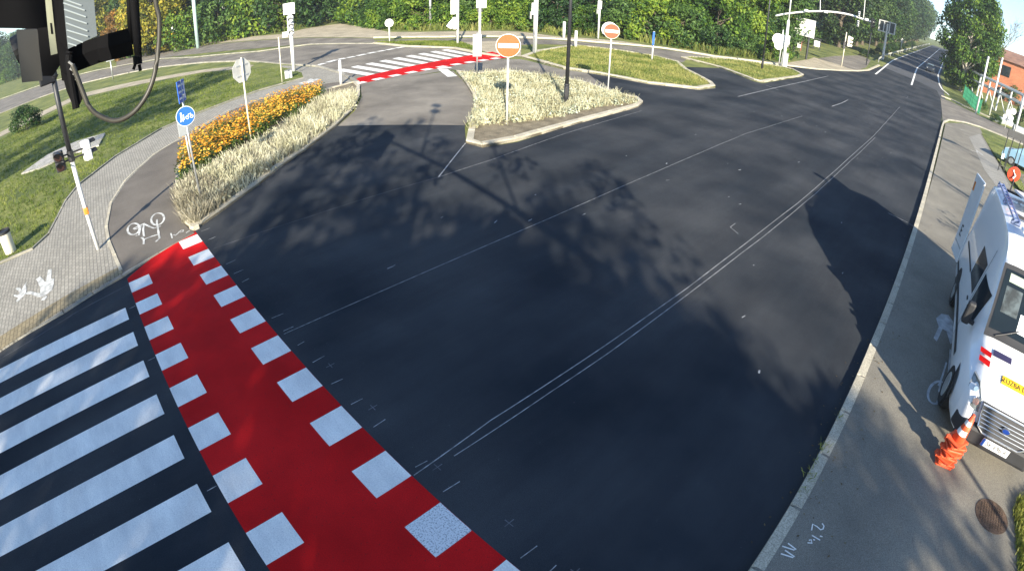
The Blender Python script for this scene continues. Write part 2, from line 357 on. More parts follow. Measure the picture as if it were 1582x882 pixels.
# the climbing far stretch of the road : an older, slightly browner surface
def strip(name, left, right, z, m, kind='structure'):
    bm = bmesh.new(); A = [Vector((p[0], p[1])) for p in left]; B = [Vector((p[0], p[1])) for p in right]
    va = [bm.verts.new((p.x, p.y, hz(p.y) + z)) for p in A]; vb = [bm.verts.new((p.x, p.y, hz(p.y) + z)) for p in B]
    for i in range(len(A) - 1): bm.faces.new((va[i], vb[i], vb[i + 1], va[i + 1]))
    bmesh.ops.recalc_face_normals(bm, faces=bm.faces)
    o = obj(name, bm, m); o['kind'] = kind; return o
ysf = [72, 78, 84, 92, 100, 112, 126, 145, 170, 200, 240, 300, 340]
def xc(y): return -3.6 - max(0, min(1, (y - 60) / 50.0)) * 2.3      # centre line drifts a little to the left
mFar = mat('asphalt_far', (.075, .078, .085), .85, .12, .2, fine=30, spec=.3)
strip('far_road', [(xc(y) - 5.4, y) for y in ysf], [(xc(y) + 4.9, y) for y in ysf], .004, mFar)

# pavements -------------------------------------------------------
walkR = [(0.34, 2.464), (0.226, 3.321), (0.25, 8.337), (0.351, 13.937), (0.598, 27.926), (0.92, 47.684), (2.685, 53.056), (4.551, 55.267), (4.521, 48.186), (4.752, 39.667), (4.955, 34.795), (5.236, 28.741), (8.385, 21.524), (8.667, 13.674), (6.313, 4.457), (2.158, 1.933)]
slab('pavement', walkR, .12, mWalk)
kerb('kerb_stones', KX0 + [(0.699, 48.568), (1.116, 51.664)], mKerb, .15, .125, off=-.075)
sheet('brick_pavers', [[(2.972, 44.21), (4.255, 49.995), (4.544, 40.302), (4.906, 34.277), (4.957, 29.732), (4.164, 27.431), (3.505, 31.783)]], .126, mPaveL)
vergeR = [(4.408, 50.444), (6.66, 54.628), (9.41, 55.898), (12.656, 51.476), (8.09, 29.413), (5.673, 30.714), (5.185, 35.273), (4.837, 40.718)]
sheet('grass_verge', [vergeR], .130, mGrass)
sheet('grass_edge', [[(3.387, 6.319), (3.483, 6.647), (4.385, 7.646), (5.119, 5.915), (3.574, 5.126)]], .130, mGrass)
sheet('car_park', [[(6.496, 40.958), (16.001, 67.653), (15.22, 46.18), (8.09, 29.413), (6.05, 31.393)]], .134, mOld)
# side street on the right
sheet('side_street', [[(-0.015, 72.771), (1.523, 73.095), (3.13, 71.458), (6.381, 69.299), (11.127, 68.272), (15.588, 65.404), (12.74, 51.657), (9.809, 58.506), (6.899, 57.574), (4.696, 57.228), (2.765, 54.954), (0.989, 51.221), (0.647, 47.868), (0.429, 58.281)]], .010, mOld)
kerb('side_street_kerb', [(0.013, 75.551), (1.515, 75.554), (3.174, 73.836), (6.576, 72.343), (11.61, 71.957), (16.733, 71.073)], mKerb, .45, .12, step=2)
kerb('side_street_near_kerb', [(1.116, 51.664), (2.917, 55.458), (4.696, 57.228), (6.899, 57.574), (9.72, 57.857), (12.429, 57.263)], mKerbOld, .12, .122, step=1.5)

# left footpath, cycle path -------------------------------------------------------
foot = [(-11.325, -0.426), (-13.365, -0.584), (-14.541, -0.575), (-16.592, -0.284), (-18.416, 0.358), (-19.678, 1.072), (-20.753, 1.742), (-21.755, 2.539), (-22.037, 3.255), (-22.741, 4.082), (-24.855, 6.229), (-25.553, 7.917), (-25.875, 9.464), (-25.972, 10.989), (-25.444, 12.267), (-24.499, 12.738), (-27.553, 13.605), (-32.189, 14.184), (-36.601, 13.43), (-36.381, 13.145), (-31.376, 12.731), (-28.973, 11.848), (-28.451, 10.456), (-28.202, 8.798), (-26.499, 4.892), (-25.434, 2.798), (-23.946, 1.389), (-22.877, 0.291), (-21.23, -0.828), (-20.446, -1.419), (-18.931, -1.935), (-17.365, -2.219), (-16.103, -2.477), (-15.409, -2.995), (-15.416, -4.122), (-15.227, -6.818), (-10.442, -7.112), (-10.135, -5.25), (-10.372, -3.589)]
slab('footpath', foot, .05, mPave)
cyc = [(-11.349, -0.427), (-13.393, -0.585), (-14.571, -0.576), (-16.626, -0.284), (-18.454, 0.359), (-19.719, 1.074), (-20.796, 1.746), (-21.8, 2.544), (-22.082, 3.262), (-22.788, 4.091), (-24.906, 6.242), (-25.606, 7.933), (-25.929, 9.484), (-26.025, 11.012), (-25.497, 12.293), (-24.269, 12.728), (-23.149, 12.272), (-24.013, 10.835), (-23.555, 8.235), (-21.253, 5.017), (-20.555, 3.439), (-19.269, 2.776), (-17.748, 2.188), (-15.223, 1.675), (-13.317, 1.405), (-12.47, 1.447), (-11.933, 1.536)]
slab('cycle_path', cyc, .045, mCyc)
kerb('path_edging', [(-11.471, -0.461), (-13.523, -0.607), (-14.713, -0.6), (-16.79, -0.308), (-18.638, 0.34), (-19.882, 1.083), (-20.967, 1.761), (-22.387, 3.312), (-25.273, 6.339)], mKerb, .09, .062, step=1.0)
kerb('footpath_edging', [(-15.686, -4.179), (-15.625, -3.03), (-16.331, -2.505), (-17.616, -2.244), (-19.211, -1.957), (-20.755, -1.434), (-21.557, -0.834), (-23.239, 0.302), (-24.332, 1.418), (-25.856, 2.85), (-26.951, 4.981), (-28.706, 8.959), (-29.273, 11.971)], mKerbOld, .07, .055)
sheet('tactile_paving', [[(-11.325, -0.426), (-11.723, -0.449), (-11.426, -1.936), (-10.966, -3.639), (-10.666, -4.645), (-10.002, -4.549), (-10.372, -3.589)]], .056, mPaveY)
kerb('sunken_kerb', [(-9.943, -5.593), (-10.425, -3.622), (-10.711, -1.973), (-11.213, -0.458), (-11.993, 1.54)], mKerbOld, .14, .035, off=.07)
# gravel path beyond the lawn
sheet('gravel_path', [[(-45.5, -12.109), (-50.574, -9.41), (-54.828, -5.965), (-60.014, -1.814), (-54.736, 3.548), (-47.185, 9.739), (-42.048, 12.466), (-37.86, 13.693), (-34.033, 13.84), (-32.826, 13.335), (-36.057, 13.02), (-39.902, 11.803), (-45.095, 9.28), (-50.873, 3.238), (-55.557, -1.755), (-50.612, -5.6), (-47.043, -8.854), (-41.568, -11.211)]], .004, mSand)
sheet('sandy_ground', [[(-105.951, 14.104), (-88.346, 20.529), (-76.204, 24.582), (-69.59, 26.17), (-73.171, 30.575), (-72.101, 35.834), (-55.952, 32.03), (-48.508, 29.689), (-44.491, 30.98), (-41.954, 33.049), (-37.63, 37.595), (-32.371, 37.287), (-28.118, 41.399), (-22.598, 42.485), (-20.077, 44.631), (-17.531, 50.741), (-16.052, 57.375), (-15.789, 49.659), (-19.358, 43.078), (-23.659, 41.328), (-27.591, 36.961), (-30.441, 35.08), (-32.716, 32.705), (-34.483, 32.112), (-38.362, 28.776), (-44.693, 25.76), (-56.633, 24.395), (-68.165, 21.946), (-83.498, 18.311), (-105.951, 14.104)]], .005, mSand)
sheet('sandy_verge', [[(-16.207, 50.915), (-17.319, 67.721), (-17.802, 72.288), (-13.954, 72.152), (-11.71, 72.959), (-10.849, 76.24), (-11.256, 70.402), (-12.346, 64.844), (-13.654, 57.444), (-14.628, 55.004)]], .006, mSand)
sheet('entrance_drive', [[(-17.226, 71.507), (-17.19, 83.014), (-15.699, 98.823), (-13.12, 94.117), (-11.553, 79.391), (-11.557, 72.098), (-12.659, 70.711), (-13.773, 71.287)]], .007, mOld)
sheet('sand_corner', [[(-33.213, 27.459), (-32.146, 29.942), (-29.732, 30.09), (-24.396, 24.72), (-25.728, 23.984), (-28.652, 24.857), (-31.787, 25.219)]], .007, mSand)
kerb('far_kerb', [(-40.22, 23.162), (-34.924, 23.085), (-30.667, 24.33), (-27.345, 23.668), (-25.268, 23.557)], mKerb, .3, .1, step=2)
kerb('service_road_kerb', [(-44.693, 25.76), (-38.362, 28.776), (-34.693, 32.307), (-30.808, 35.501), (-27.921, 37.398), (-23.949, 41.825), (-19.832, 44.101), (-16.207, 50.915), (-13.75, 57.822), (-11.331, 70.823), (-10.748, 76.817), (-11.004, 89.858)], mKerb, .35, .12, step=2)
kerb('old_road_kerb', [(-73.325, -13.022), (-75.444, -7.768), (-75.07, -1.747), (-67.552, 4.568), (-62.221, 8.011), (-53.002, 11.422), (-44.949, 13.36), (-37.531, 13.778), (-32.876, 14.443), (-28.059, 13.858), (-24.122, 12.836)], mKerbOld, .18, .10, step=2)
kerb('left_far_kerb', [(-111.157, -19.076), (-109.36, -10.765), (-105.288, -5.277), (-96.062, 0.951), (-76.972, 10.071), (-63.823, 12.246), (-51.773, 16.566), (-48.429, 20.815), (-39.985, 23.025)], mKerbOld, .2, .08, step=2)

# raised islands -------------------------------------------------------
def island(name, pts, m, kz=.12, kw=.16, km=None):
    P = [Vector(p) for p in pts]; 
    cx = sum(p[0] for p in pts) / len(pts); cy = sum(p[1] for p in pts) / len(pts)
    slab(name, pts, .07, m)
    s = 1 if area2(pts) > 0 else -1
    kerb(name + '_kerb', pts, km or mKerb, kw, kz, off=s * kw / 2, close=True)
bedL = [(-12.069, 1.558), (-12.579, 2.402), (-13.566, 3.851), (-14.366, 4.76), (-15.25, 6.003), (-17.089, 8.099), (-18.723, 9.648), (-20.944, 11.2), (-23.052, 12.362), (-24.298, 12.741), (-24.049, 10.848), (-23.601, 8.247), (-21.312, 5.027), (-20.619, 3.445), (-19.335, 2.781), (-17.894, 2.206), (-15.349, 1.689), (-13.427, 1.416), (-12.573, 1.459)]
island('flower_bed', bedL, mSoil)
bedR = [(-11.989, 9.895), (-11.364, 9.993), (-11.136, 11.238), (-11.303, 14.607), (-11.58, 18.6), (-11.964, 19.605), (-12.614, 20.191), (-13.546, 20.0), (-16.268, 20.821), (-18.08, 20.457), (-20.359, 19.93), (-21.128, 18.117), (-22.348, 17.809), (-19.678, 16.188), (-16.909, 14.36), (-15.099, 12.886), (-13.563, 11.372)]
island('planted_island', bedR, mSoil, kw=.22)
grassI = [(-24.179, 24.501), (-25.691, 27.61), (-26.945, 33.16), (-23.977, 34.501), (-20.784, 35.235), (-18.519, 34.788), (-16.312, 32.028), (-13.183, 29.289), (-12.475, 28.234), (-12.455, 26.082), (-14.527, 24.079), (-17.289, 23.685), (-19.559, 23.196)]
island('grass_island', grassI, mGrass, kw=.3)
grassI2 = [(-19.885, 37.713), (-19.968, 39.318), (-18.438, 44.719), (-15.587, 49.052), (-14.281, 50.198), (-12.475, 47.775), (-12.155, 45.116), (-12.098, 35.356), (-12.665, 35.16), (-16.316, 37.215)]
island('grass_island_east', grassI2, mGrass, kw=.3)
strip1 = [(-40.458, 23.3), (-34.035, 26.808), (-32.183, 26.543), (-28.406, 24.585), (-31.137, 24.703), (-35.494, 23.463)]
slab('grass_strip', strip1, .05, mGrass)
slab('grass_verge_left', [(-42.186, 13.412), (-38.292, 14.066), (-34.033, 13.84), (-29.507, 12.07), (-28.967, 10.65), (-28.922, 9.031), (-32.852, 9.445), (-40.336, 12.153)], .03, mGrass)

# ------------------------------------------------------------------ markings
O = Vector((-11.81, 1.585)); 
vdir = Vector((math.cos(R_(1.4)), math.sin(R_(1.4)))); udir = Vector((-vdir.y, vdir.x))
def cp(s, t): p = O + vdir * s + udir * t; return (p.x, p.y)
W_ = 1.976
sheet('red_cycle_crossing', [[cp(-.62, 0), cp(14, 0), cp(14, -W_), cp(.75, -W_)]], .0145, mRed, label='red cycle crossing')
bm = bmesh.new(); bmw = bmesh.new()
for i in range(12):
    tgt = bmw if i == 9 else bm
    sheet_into(tgt, [cp(i, -.004), cp(i + .5, -.004), cp(i + .5, -.5), cp(i, -.5)], .017)
for i in range(11):
    sheet_into(bm, [cp(i + .987, -W_), cp(i + 1.487, -W_), cp(i + 1.487, -W_ + .5), cp(i + .987, -W_ + .5)], .017)
structure(obj('white_square_marking', bm, mWhiteP)); structure(obj('worn_square_marking', bmw, mWhiteWorn))
bm = bmesh.new()
for i in range(11):
    sheet_into(bm, [cp(i + 1.977, -W_ - .234), cp(i + 2.477, -W_ - .234), cp(i + 2.477, -W_ - 4.6), cp(i + 1.977, -W_ - 4.6)], .017)
structure(obj('zebra_marking', bm, mWhiteP))
# the far crossing
F0 = Vector((-23.75, 12.64)); F1 = Vector((-24.439, 22.517)); fd = (F1 - F0) / 9.0; fn = Vector((-fd.y, fd.x)).normalized()
TL0 = Vector((-29.49, 14.199)); TR0 = Vector((-25.274, 14.225)); TL8 = Vector((-30.65, 23.094)); TR8 = Vector((-26.592, 22.459))
zs = TR0 - TL0; TR0 = TR0 - zs.normalized() * .35; TR8 = TR8 - zs.normalized() * .35
def fp(s, t): p = F0 + fd * s + fn * t; return (p.x, p.y)
redw = min(abs((TR0 - F0).dot(fn)), 3)
sheet('far_red_crossing', [[fp(-.6, 0), fp(10.2, 0), tuple(TR8 + (TR8 - TR0) / 8 * 2.4), tuple(TR8), tuple(TR0), tuple(TR0 - (TR8 - TR0) / 8 * .6)]], .0145, mRed)
bm = bmesh.new()
for i in range(10): sheet_into(bm, [fp(i, .02), fp(i + .55, .02), fp(i + .55, .5), fp(i, .5)], .018)
step8 = (TL8 - TL0) / 8.0; 
for i in range(9):
    a = TL0 + step8 * i; b = TR0 + (TR8 - TR0) / 8 * i; w = step8 * .5
    sheet_into(bm, [tuple(a), tuple(b), tuple(b + w), tuple(a + w)], .018)
structure(obj('far_zebra_marking', bm, mWhiteP))
bm = bmesh.new()
dl = [(-33.148, 14.47), (-34.087, 16.545), (-34.057, 17.821), (-34.519, 19.684), (-34.706, 21.194), (-35.082, 23.01)]
for k in range(9):
    a = k / 9; b = a + .085
    def at(t):
        x = t * (len(dl) - 1); i = min(int(x), len(dl) - 2); f = x - i
        return (dl[i][0] * (1 - f) + dl[i + 1][0] * f, dl[i][1] * (1 - f) + dl[i + 1][1] * f)
    ribbon(bm, [at(a), at(b)], .45, .018)
ribbon(bm, [(-23.614, 17.866), (-21.394, 16.795)], .5, .018); ribbon(bm, [(-24.03, 17.822), (-23.795, 18.594)], .35, .018)
structure(obj('give_way_marking', bm, mWhiteP))
# centre line and edge lines of the climbing road
bm = bmesh.new()
ribbon(bm, [(xc(y), y) for y in [76, 84, 92, 100, 112, 126, 145, 170, 200, 240, 300]], .26, .018); 
ribbon(bm, [(xc(y) - 5.1, y) for y in [74, 84, 92, 100, 112, 126, 145, 170, 200, 240, 300]], .25, .018)
ribbon(bm, [(xc(y) + 4.4, y) for y in [92, 100, 112, 126, 145, 170, 200, 240, 300]], .25, .018)
ribbon(bm, [(xc(92) + 4.4, 92), (xc(84) + 4.6, 86), (xc(80) + 5.6, 81)], .25, .018)
structure(obj('lane_marking', bm, mWhiteP))
# chalked setting-out lines on the fresh asphalt
bm = bmesh.new(); bf = bmesh.new()
def wob(pts, amp=.01):
    return [(p.x + rnd.uniform(-amp, amp), p.y + rnd.uniform(-amp, amp)) for p in resample(pts, 1.2)]
ribbon(bm, wob([(-3.298, 1.817), (-3.356, 3.064), (-3.273, 6.338), (-3.101, 15.178), (-3.065, 28.925), (-3.387, 51.682), (-3.867, 73.406)]), .014, .0165)
ribbon(bm, wob([(-3.234, 2.338), (-3.195, 3.946), (-3.148, 6.341), (-2.95, 15.417), (-2.927, 28.492)]), .012, .0165)
ribbon(bm, wob([(-6.769, 1.808), (-6.73, 3.391), (-6.718, 5.191), (-6.731, 7.825), (-6.842, 11.842), (-7.065, 19.434), (-6.824, 27.277)]), .011, .0165)
ribbon(bm, [(-6.712, 34.084), (-6.665, 37.118), (-6.749, 40.064)], .05, .0165)
ribbon(bm, wob([(-10.257, 7.52), (-10.306, 9.416), (-10.76, 13.249), (-11.152, 18.282)]), .012, .0165); ribbon(bf, wob([(-10.72, 1.712), (-10.486, 4.066), (-10.257, 7.52)]), .012, .0165)
ribbon(bm, wob([(-10.27, 7.571), (-11.325, 8.987), (-12.002, 9.881)]), .03, .0165)
ribbon(bm, [(-10.574, 27.135), (-10.82, 33.364), (-11.122, 42.506), (-11.546, 54.119)], .05, .0165); ribbon(bm, [(-11.563, 34.543), (-10.395, 33.883)], .04, .0165)
ribbon(bm, [(-3.808, 10.707), (-3.532, 10.548)], .011, .0165); ribbon(bm, [(-3.808, 10.707), (-3.812, 11.023)], .011, .0165)
ribbon(bm, [(-0.662, 16.478), (0.057, 16.4)], .02, .0165)
ribbon(bf, wob([(-10.083, -3.595), (-10.263, -2.627), (-10.533, -1.655), (-10.707, -0.359)]), .012, .0165)
for i in range(26):
    s = i * .5 + rnd.uniform(-.1, .1)
    if rnd.random() < .75: ribbon(bm, [cp(s, .10 + rnd.uniform(0, .04)), cp(s + rnd.uniform(-.02, .02), .26 + rnd.uniform(0, .10))], .011, .0165)
for i in range(14):
    s = 1.2 + i * .98 + rnd.uniform(-.1, .1)
    if rnd.random() < .6: ribbon(bm, [cp(s, -W_ - .16), cp(s, -W_ - .02)], .012, .0165)
for s, t in ((8.6, .3), (9.7, .34), (6.2, .3), (10.6, .35), (7.3, .3)):
    ribbon(bf, [cp(s - .06, t), cp(s + .06, t)], .010, .0165); ribbon(bf, [cp(s, t - .07), cp(s, t + .07)], .010, .0168)
for k in range(34):
    x = rnd.uniform(-9, -.6); y = rnd.uniform(4, 26); l = rnd.uniform(.02, .14); a = rnd.uniform(1.2, 2.0)
    ribbon(bm, [(x, y), (x + math.cos(a) * l, y + math.sin(a) * l)], rnd.uniform(.010, .03), .0165)
structure(obj('chalk_marking', bm, mChalk)); structure(obj('faint_chalk_marking', bf, mChalkF))

# pictograms ------------------------------------------------------
def ring(bm, c, r, w, z, seg=26, ax=(1, 0), ay=(0, 1)):
    pts = []
    for k in range(seg + 1):
        a = 2 * math.pi * k / seg; pts.append((c[0] + r * (math.cos(a) * ax[0] + math.sin(a) * ay[0]), c[1] + r * (math.cos(a) * ax[1] + math.sin(a) * ay[1])))
    ribbon(bm, pts, w, z)
def bike_symbol(cl, cr, z, name, m, side=1):
    """cl, cr : wheel centres on the ground"""
    bm = bmesh.new(); a = Vector(cl); b = Vector(cr); d = (b - a); L = d.length; d.normalize(); n = Vector((-d.y, d.x)) * side
    P = lambda u, v: tuple(a + d * u * L + n * v * L)
    r = L * .36
    ring(bm, tuple(a), r, L * .085, z); ring(bm, tuple(b), r, L * .085, z)
    w = L * .075
    for k, (p, q) in enumerate((((0, 0), (.28, .52)), ((.28, .52), (.84, .50)), ((0, 0), (.44, .02)), ((.44, .02), (.24, .62)), ((.44, .02), (.84, .50)), ((1, 0), (.80, .72)), ((.80, .72), (1.02, .76)), ((.12, .64), (.36, .64)))):
        ribbon(bm, [P(*p), P(*q)], w, z + .0006 * (k + 1))
    return structure(obj(name, bm, m))
mPict = mat('worn_pictogram_paint', (.50, .50, .47), .8, .35, 7)
def poly_symbol(name, polys, z, m):
    bm = bmesh.new()
    for k, p in enumerate(polys): sheet_into(bm, p, z + .0006 * k)
    return structure(obj(name, bm, m))
# cycle pictogram on the cycle path (wheels up-slope, handlebar towards the road)
bm = bmesh.new()
def ell(c, a, b, w, z):
    d = Vector(c).normalized(); ring(bm, c, 1, w, z, 30, (-d.y * a, d.x * a), (d.x * b, d.y * b))
ell((-13.698, 0.141), .17, .42, .06, .052); ell((-13.725, 0.861), .185, .45, .06, .052)
for k, l in enumerate([[(-13.715, 0.126), (-13.754, 0.306), (-13.776, 0.485)],
 [(-13.639, 0.151), (-13.594, 0.32)],
 [(-13.709, 0.475), (-13.41, 0.57), (-13.159, 0.668), (-13.126, 0.866)],
 [(-13.736, 0.452), (-13.338, 0.38), (-12.882, 0.341)],
 [(-13.694, 0.36), (-13.429, 0.298), (-13.099, 0.221), (-13.159, 0.143)],
 [(-13.699, 0.839), (-13.401, 0.792), (-13.056, 0.761), (-12.65, 0.717), (-12.373, 0.695), (-12.252, 0.571)],
 [(-12.891, 0.269), (-12.698, 0.307), (-12.409, 0.266)],
 [(-12.691, 0.314), (-12.682, 0.526), (-12.633, 0.714)]]):
    ribbon(bm, l, .055, .0526 + .0005 * k)
structure(obj('bicycle_pictogram', bm, mPict))
bm = bmesh.new()
for k, l in enumerate([[(-12.405, 1.006), (-12.069, 0.981)],
 [(-12.235, 0.982), (-12.235, 1.061), (-12.153, 1.076), (-12.226, 1.172), (-12.284, 1.215), (-12.321, 1.271), (-12.296, 1.329), (-12.2, 1.293), (-12.231, 1.22)],
 [(-12.054, 1.348), (-12.098, 1.423), (-12.088, 1.459)]]):
    ribbon(bm, l, .035, .054 + .0005 * k)
structure(obj('sprayed_note', bm, mPict))
poly_symbol('pedestrian_pictogram', [[(-13.101, -2.775), (-13.203, -2.656), (-12.928, -2.552), (-12.731, -2.493), (-12.711, -2.451), (-13.385, -2.418), (-13.327, -2.302), (-12.734, -2.308), (-12.653, -2.221), (-12.323, -2.234), (-12.064, -2.273), (-11.956, -2.418), (-11.904, -2.513), (-12.023, -2.613), (-12.266, -2.605), (-12.47, -2.612), (-12.885, -2.697), (-13.047, -2.738)],
 [(-12.591, -3.041), (-12.567, -2.904), (-12.263, -2.689), (-12.168, -2.602), (-11.93, -2.578), (-12.052, -2.681), (-12.332, -2.857), (-12.489, -3.018)],
 [(-13.247, -3.029), (-13.092, -3.072), (-12.778, -3.025), (-12.523, -3.036), (-12.378, -3.164), (-12.274, -3.257), (-12.379, -3.307), (-12.478, -3.238), (-12.709, -3.391), (-12.823, -3.41), (-12.68, -3.287), (-12.701, -3.237), (-12.841, -3.247), (-13.09, -3.371), (-13.166, -3.342), (-13.027, -3.226), (-12.837, -3.168), (-13.05, -3.139)],
 [(-11.772, -2.574), (-11.887, -2.513), (-11.88, -2.416), (-11.787, -2.415), (-11.688, -2.476)]], .0565, mPict)
poly_symbol('path_arrow_marking', [[(-27.667, 10.938), (-27.724, 12.163), (-27.328, 12.145), (-26.795, 10.963)], [(-27.839, 11.568), (-28.199, 11.968), (-27.394, 11.934), (-26.76, 11.492)]], .0575, mPict)
# shaded cycle pictogram and figures beside the van
bm = bmesh.new()
ell((1.665, 8.103), .16, .38, .05, .127)
for k, (p, q) in enumerate(([(1.69, 8.123), (1.691, 8.585)], [(1.695, 8.545), (1.747, 9.181)], [(1.69, 7.809), (1.829, 8.357)], [(1.833, 8.319), (1.793, 9.721)], [(1.7, 8.506), (1.654, 8.299)])):
    ribbon(bm, [p, q], .035, .1274 + .0005 * k)
mPictD = mat('grey_pictogram_paint', (.40, .41, .41), .85, .25, 6)
structure(obj('bicycle_pictogram_east', bm, mPictD))
poly_symbol('pedestrian_pictogram_east', [[(1.363, 10.692), (1.47, 11.021), (1.649, 11.132), (1.779, 10.938), (1.861, 10.103), (1.778, 9.92), (1.65, 10.362), (1.552, 10.386), (1.466, 9.745), (1.381, 9.829), (1.455, 10.384)]], .127, mPictD)
def strokes(name, lists, w, z, m):
    bm = bmesh.new()
    for k, l in enumerate(lists): ribbon(bm, l, w, z + .0005 * k)
    return structure(obj(name, bm, m))
strokes('sprayed_number_two', [[(0.644, 4.375), (0.681, 4.355), (0.689, 4.31), (0.665, 4.28), (0.609, 4.294), (0.544, 4.293), (0.569, 4.203)], [(0.602, 4.144), (0.72, 4.144)], [(0.693, 4.193), (0.726, 4.205)], [(0.639, 4.099), (0.663, 4.106)], [(0.598, 4.018), (0.648, 4.046), (0.62, 4.082), (0.599, 4.059)]], .017, .127, mWhiteP)
strokes('sprayed_number_eleven', [[(0.356, 3.798), (0.498, 3.836), (0.519, 3.857), (0.396, 3.873)], [(0.387, 3.701), (0.527, 3.739), (0.545, 3.761), (0.408, 3.769)]], .018, .127, mWhiteP)
strokes('pavement_scribble', [[(2.774, 37.123), (3.366, 37.461), (3.316, 38.459), (3.742, 37.288)], [(2.237, 47.078), (2.666, 47.489)]], .08, .130, mPict)
strokes('pavement_crack', [[(0.707, 31.108), (2.245, 31.111), (3.305, 29.722)], [(0.691, 26.003), (2.478, 25.946)], [(0.03, 16.03), (1.755, 14.979)]], .025, .1275, mChalkF)

# manhole
t = thing('manhole_cover', 'round rusty manhole cover set in the pavement in front of the van', 'manhole cover', (*(2.997, 5.995), .123))
bm = bmesh.new(); cyl(bm, (0, 0, 0), (0, 0, .006), .30, .30, 40)
mRust = mat('rusty_iron', (.115, .075, .05), .85, .3, 6, fine=60, metal=.3)
obj('frame', bm, mRust, t)
bm = bmesh.new()
for i in range(-5, 6):
    for j in range(-5, 6):
        if (i * i + j * j) < 26: box(bm, (i * .048, j * .048, .009), (.03, .03, .007), Matrix.Rotation(R_(45 if (i + j) % 2 else 0), 3, 'Z'))
obj('lid', bm, mRust, t)
# concrete pad on the lawn
slab('concrete_pad', [(-27.329, -4.62), (-29.676, -3.263), (-30.412, -1.628), (-29.74, 0.096), (-26.915, -0.37), (-27.266, -1.698), (-26.852, -3.616)], .06, mConc)

# ================================================================== signs and poles
mPlateBack = mat('pale_plate_back', (.46, .46, .43), .55, .12, 3)
def pole(parent, h, r=.03, m=None, z0=0.0, name='pole', seg=12, cap=True):
    bm = bmesh.new(); cyl(bm, (0, 0, z0), (0, 0, h), r, r, seg)
    if cap: cyl(bm, (0, 0, h), (0, 0, h + .02), r * 1.12, r * .8, seg)
    return obj(name, bm, m or mGalv, parent, True)
def disc(bm, c, r, t=.01, seg=40, y=0.0):
    cyl(bm, (c[0], y - t / 2, c[1]), (c[0], y + t / 2, c[1]), r, r, seg)
def octo(bm, c, r, t, y=0.0):
    m = Matrix.Translation((c[0], y, c[1])) @ Matrix.Rotation(R_(90), 4, 'X') @ Matrix.Rotation(R_(22.5), 4, 'Z')
    bmesh.ops.create_cone(bm, cap_ends=True, segments=8, radius1=r, radius2=r, depth=t, matrix=m)
def clamps(parent, zs_, y=.03, m=None):
    bm = bmesh.new()
    for z in zs_: box(bm, (0, y * .2, z), (.12, .09, .035), bev=.006)
    obj('clamp', bm, m or mGalv, parent)
def noentry(px, base_z, px_c, r, label, mred, zc, back=None):
    t = thing('no_entry_sign', label, 'road sign', (*px, base_z + hz(px[1])), face_cam(*px), None)
    pole(t, zc + r * .9, .033, mPole)
    bm = bmesh.new(); disc(bm, (0, zc), r, .012, y=-.05); f = obj('sign_plate', bm, mWhite, t)
    bm = bmesh.new(); disc(bm, (0, zc), r * .96, .006, y=-.058); obj('red_field', bm, mred, f)
    bm = bmesh.new(); box(bm, (0, -.063, zc), (r * 1.62, .004, r * .38)); obj('white_bar', bm, mWhite, f)
    clamps(t, (zc - .18, zc + .18))
    return t
pA = (-12.601, 12.174)
noentry(pA, .07, None, .40, 'large faded orange no-entry sign on a white post in the pale planted island', mSignR2, 2.72)
pB = (-14.213, 20.107)
tB = noentry(pB, .07, None, .36, 'smaller red no-entry sign at the pointed end of the planted island', mSignR, 2.84)
bm = bmesh.new(); disc(bm, (-.10, 2.90), .36, .012, y=.06); obj('second_plate', bm, mWhite, tB)

pS = (-17.787, 5.037)
t = thing('stop_sign', 'back of an octagonal sign rising on a thin post among the orange flowers', 'road sign', (*pS, .07), face_cam(*pS) + R_(40))
pole(t, 3.05, .03, mBeige)
bm = bmesh.new(); octo(bm, (0, 2.62), .44, .014, y=.045); obj('sign_plate', bm, mPlateBack, t)
bm = bmesh.new(); box(bm, (0, -.0, 2.62), (.05, .02, .80)); box(bm, (0, .028, 2.8), (.5, .02, .04)); box(bm, (0, .028, 2.44), (.5, .02, .04)); obj('back_rail', bm, mGrey, t)

# shared path sign near the crossing
pC = (-13.373, 2.124)
t = thing('path_sign', 'round blue cycle and pedestrian sign under a tilted blue board beside the flower bed', 'road sign', (*pC, .07), face_cam(*pC) + R_(6))
pole(t, 3.3, .03, mGalv)
bm = bmesh.new(); disc(bm, (0, 2.42), .25, .012, y=-.05); p_ = obj('round_plate', bm, mWhite, t)
bm = bmesh.new(); disc(bm, (0, 2.42), .238, .006, y=-.058); obj('blue_field', bm, mSignB, p_)
bm = bmesh.new()      # bicycle and walkers in white
def ringv(bm, c, r, w, y, seg=18):
    for k in range(seg):
        a0, a1 = 2 * math.pi * k / seg, 2 * math.pi * (k + 1) / seg
        v = [bm.verts.new((c[0] + (r + s) * math.cos(a), y, c[1] + (r + s) * math.sin(a))) for a, s in ((a0, 0), (a1, 0), (a1, w), (a0, w))]; bm.faces.new(v)
def barv(bm, a, b, w, y):
    a, b = Vector(a), Vector(b); d = (b - a).normalized(); n = Vector((-d.y, d.x)) * w / 2
    bm.faces.new([bm.verts.new((q.x, y, q.y)) for q in (a - n, b - n, b + n, a + n)])
for cx_ in (.05, .19): ringv(bm, (cx_, 2.47), .038, .016, -.0625)
barv(bm, (.05, 2.47), (.10, 2.56), .015, -.0625); barv(bm, (.10, 2.55), (.17, 2.55), .015, -.063); barv(bm, (.19, 2.47), (.16, 2.58), .015, -.0635)
disc(bm, (-.13, 2.63), .028, .002, 12, y=-.0625); barv(bm, (-.13, 2.60), (-.13, 2.48), .05, -.063); barv(bm, (-.13, 2.50), (-.17, 2.38), .025, -.0635); barv(bm, (-.13, 2.50), (-.09, 2.38), .025, -.064)
disc(bm, (-.06, 2.56), .02, .002, 12, y=-.0625); barv(bm, (-.06, 2.54), (-.06, 2.42), .035, -.0645)
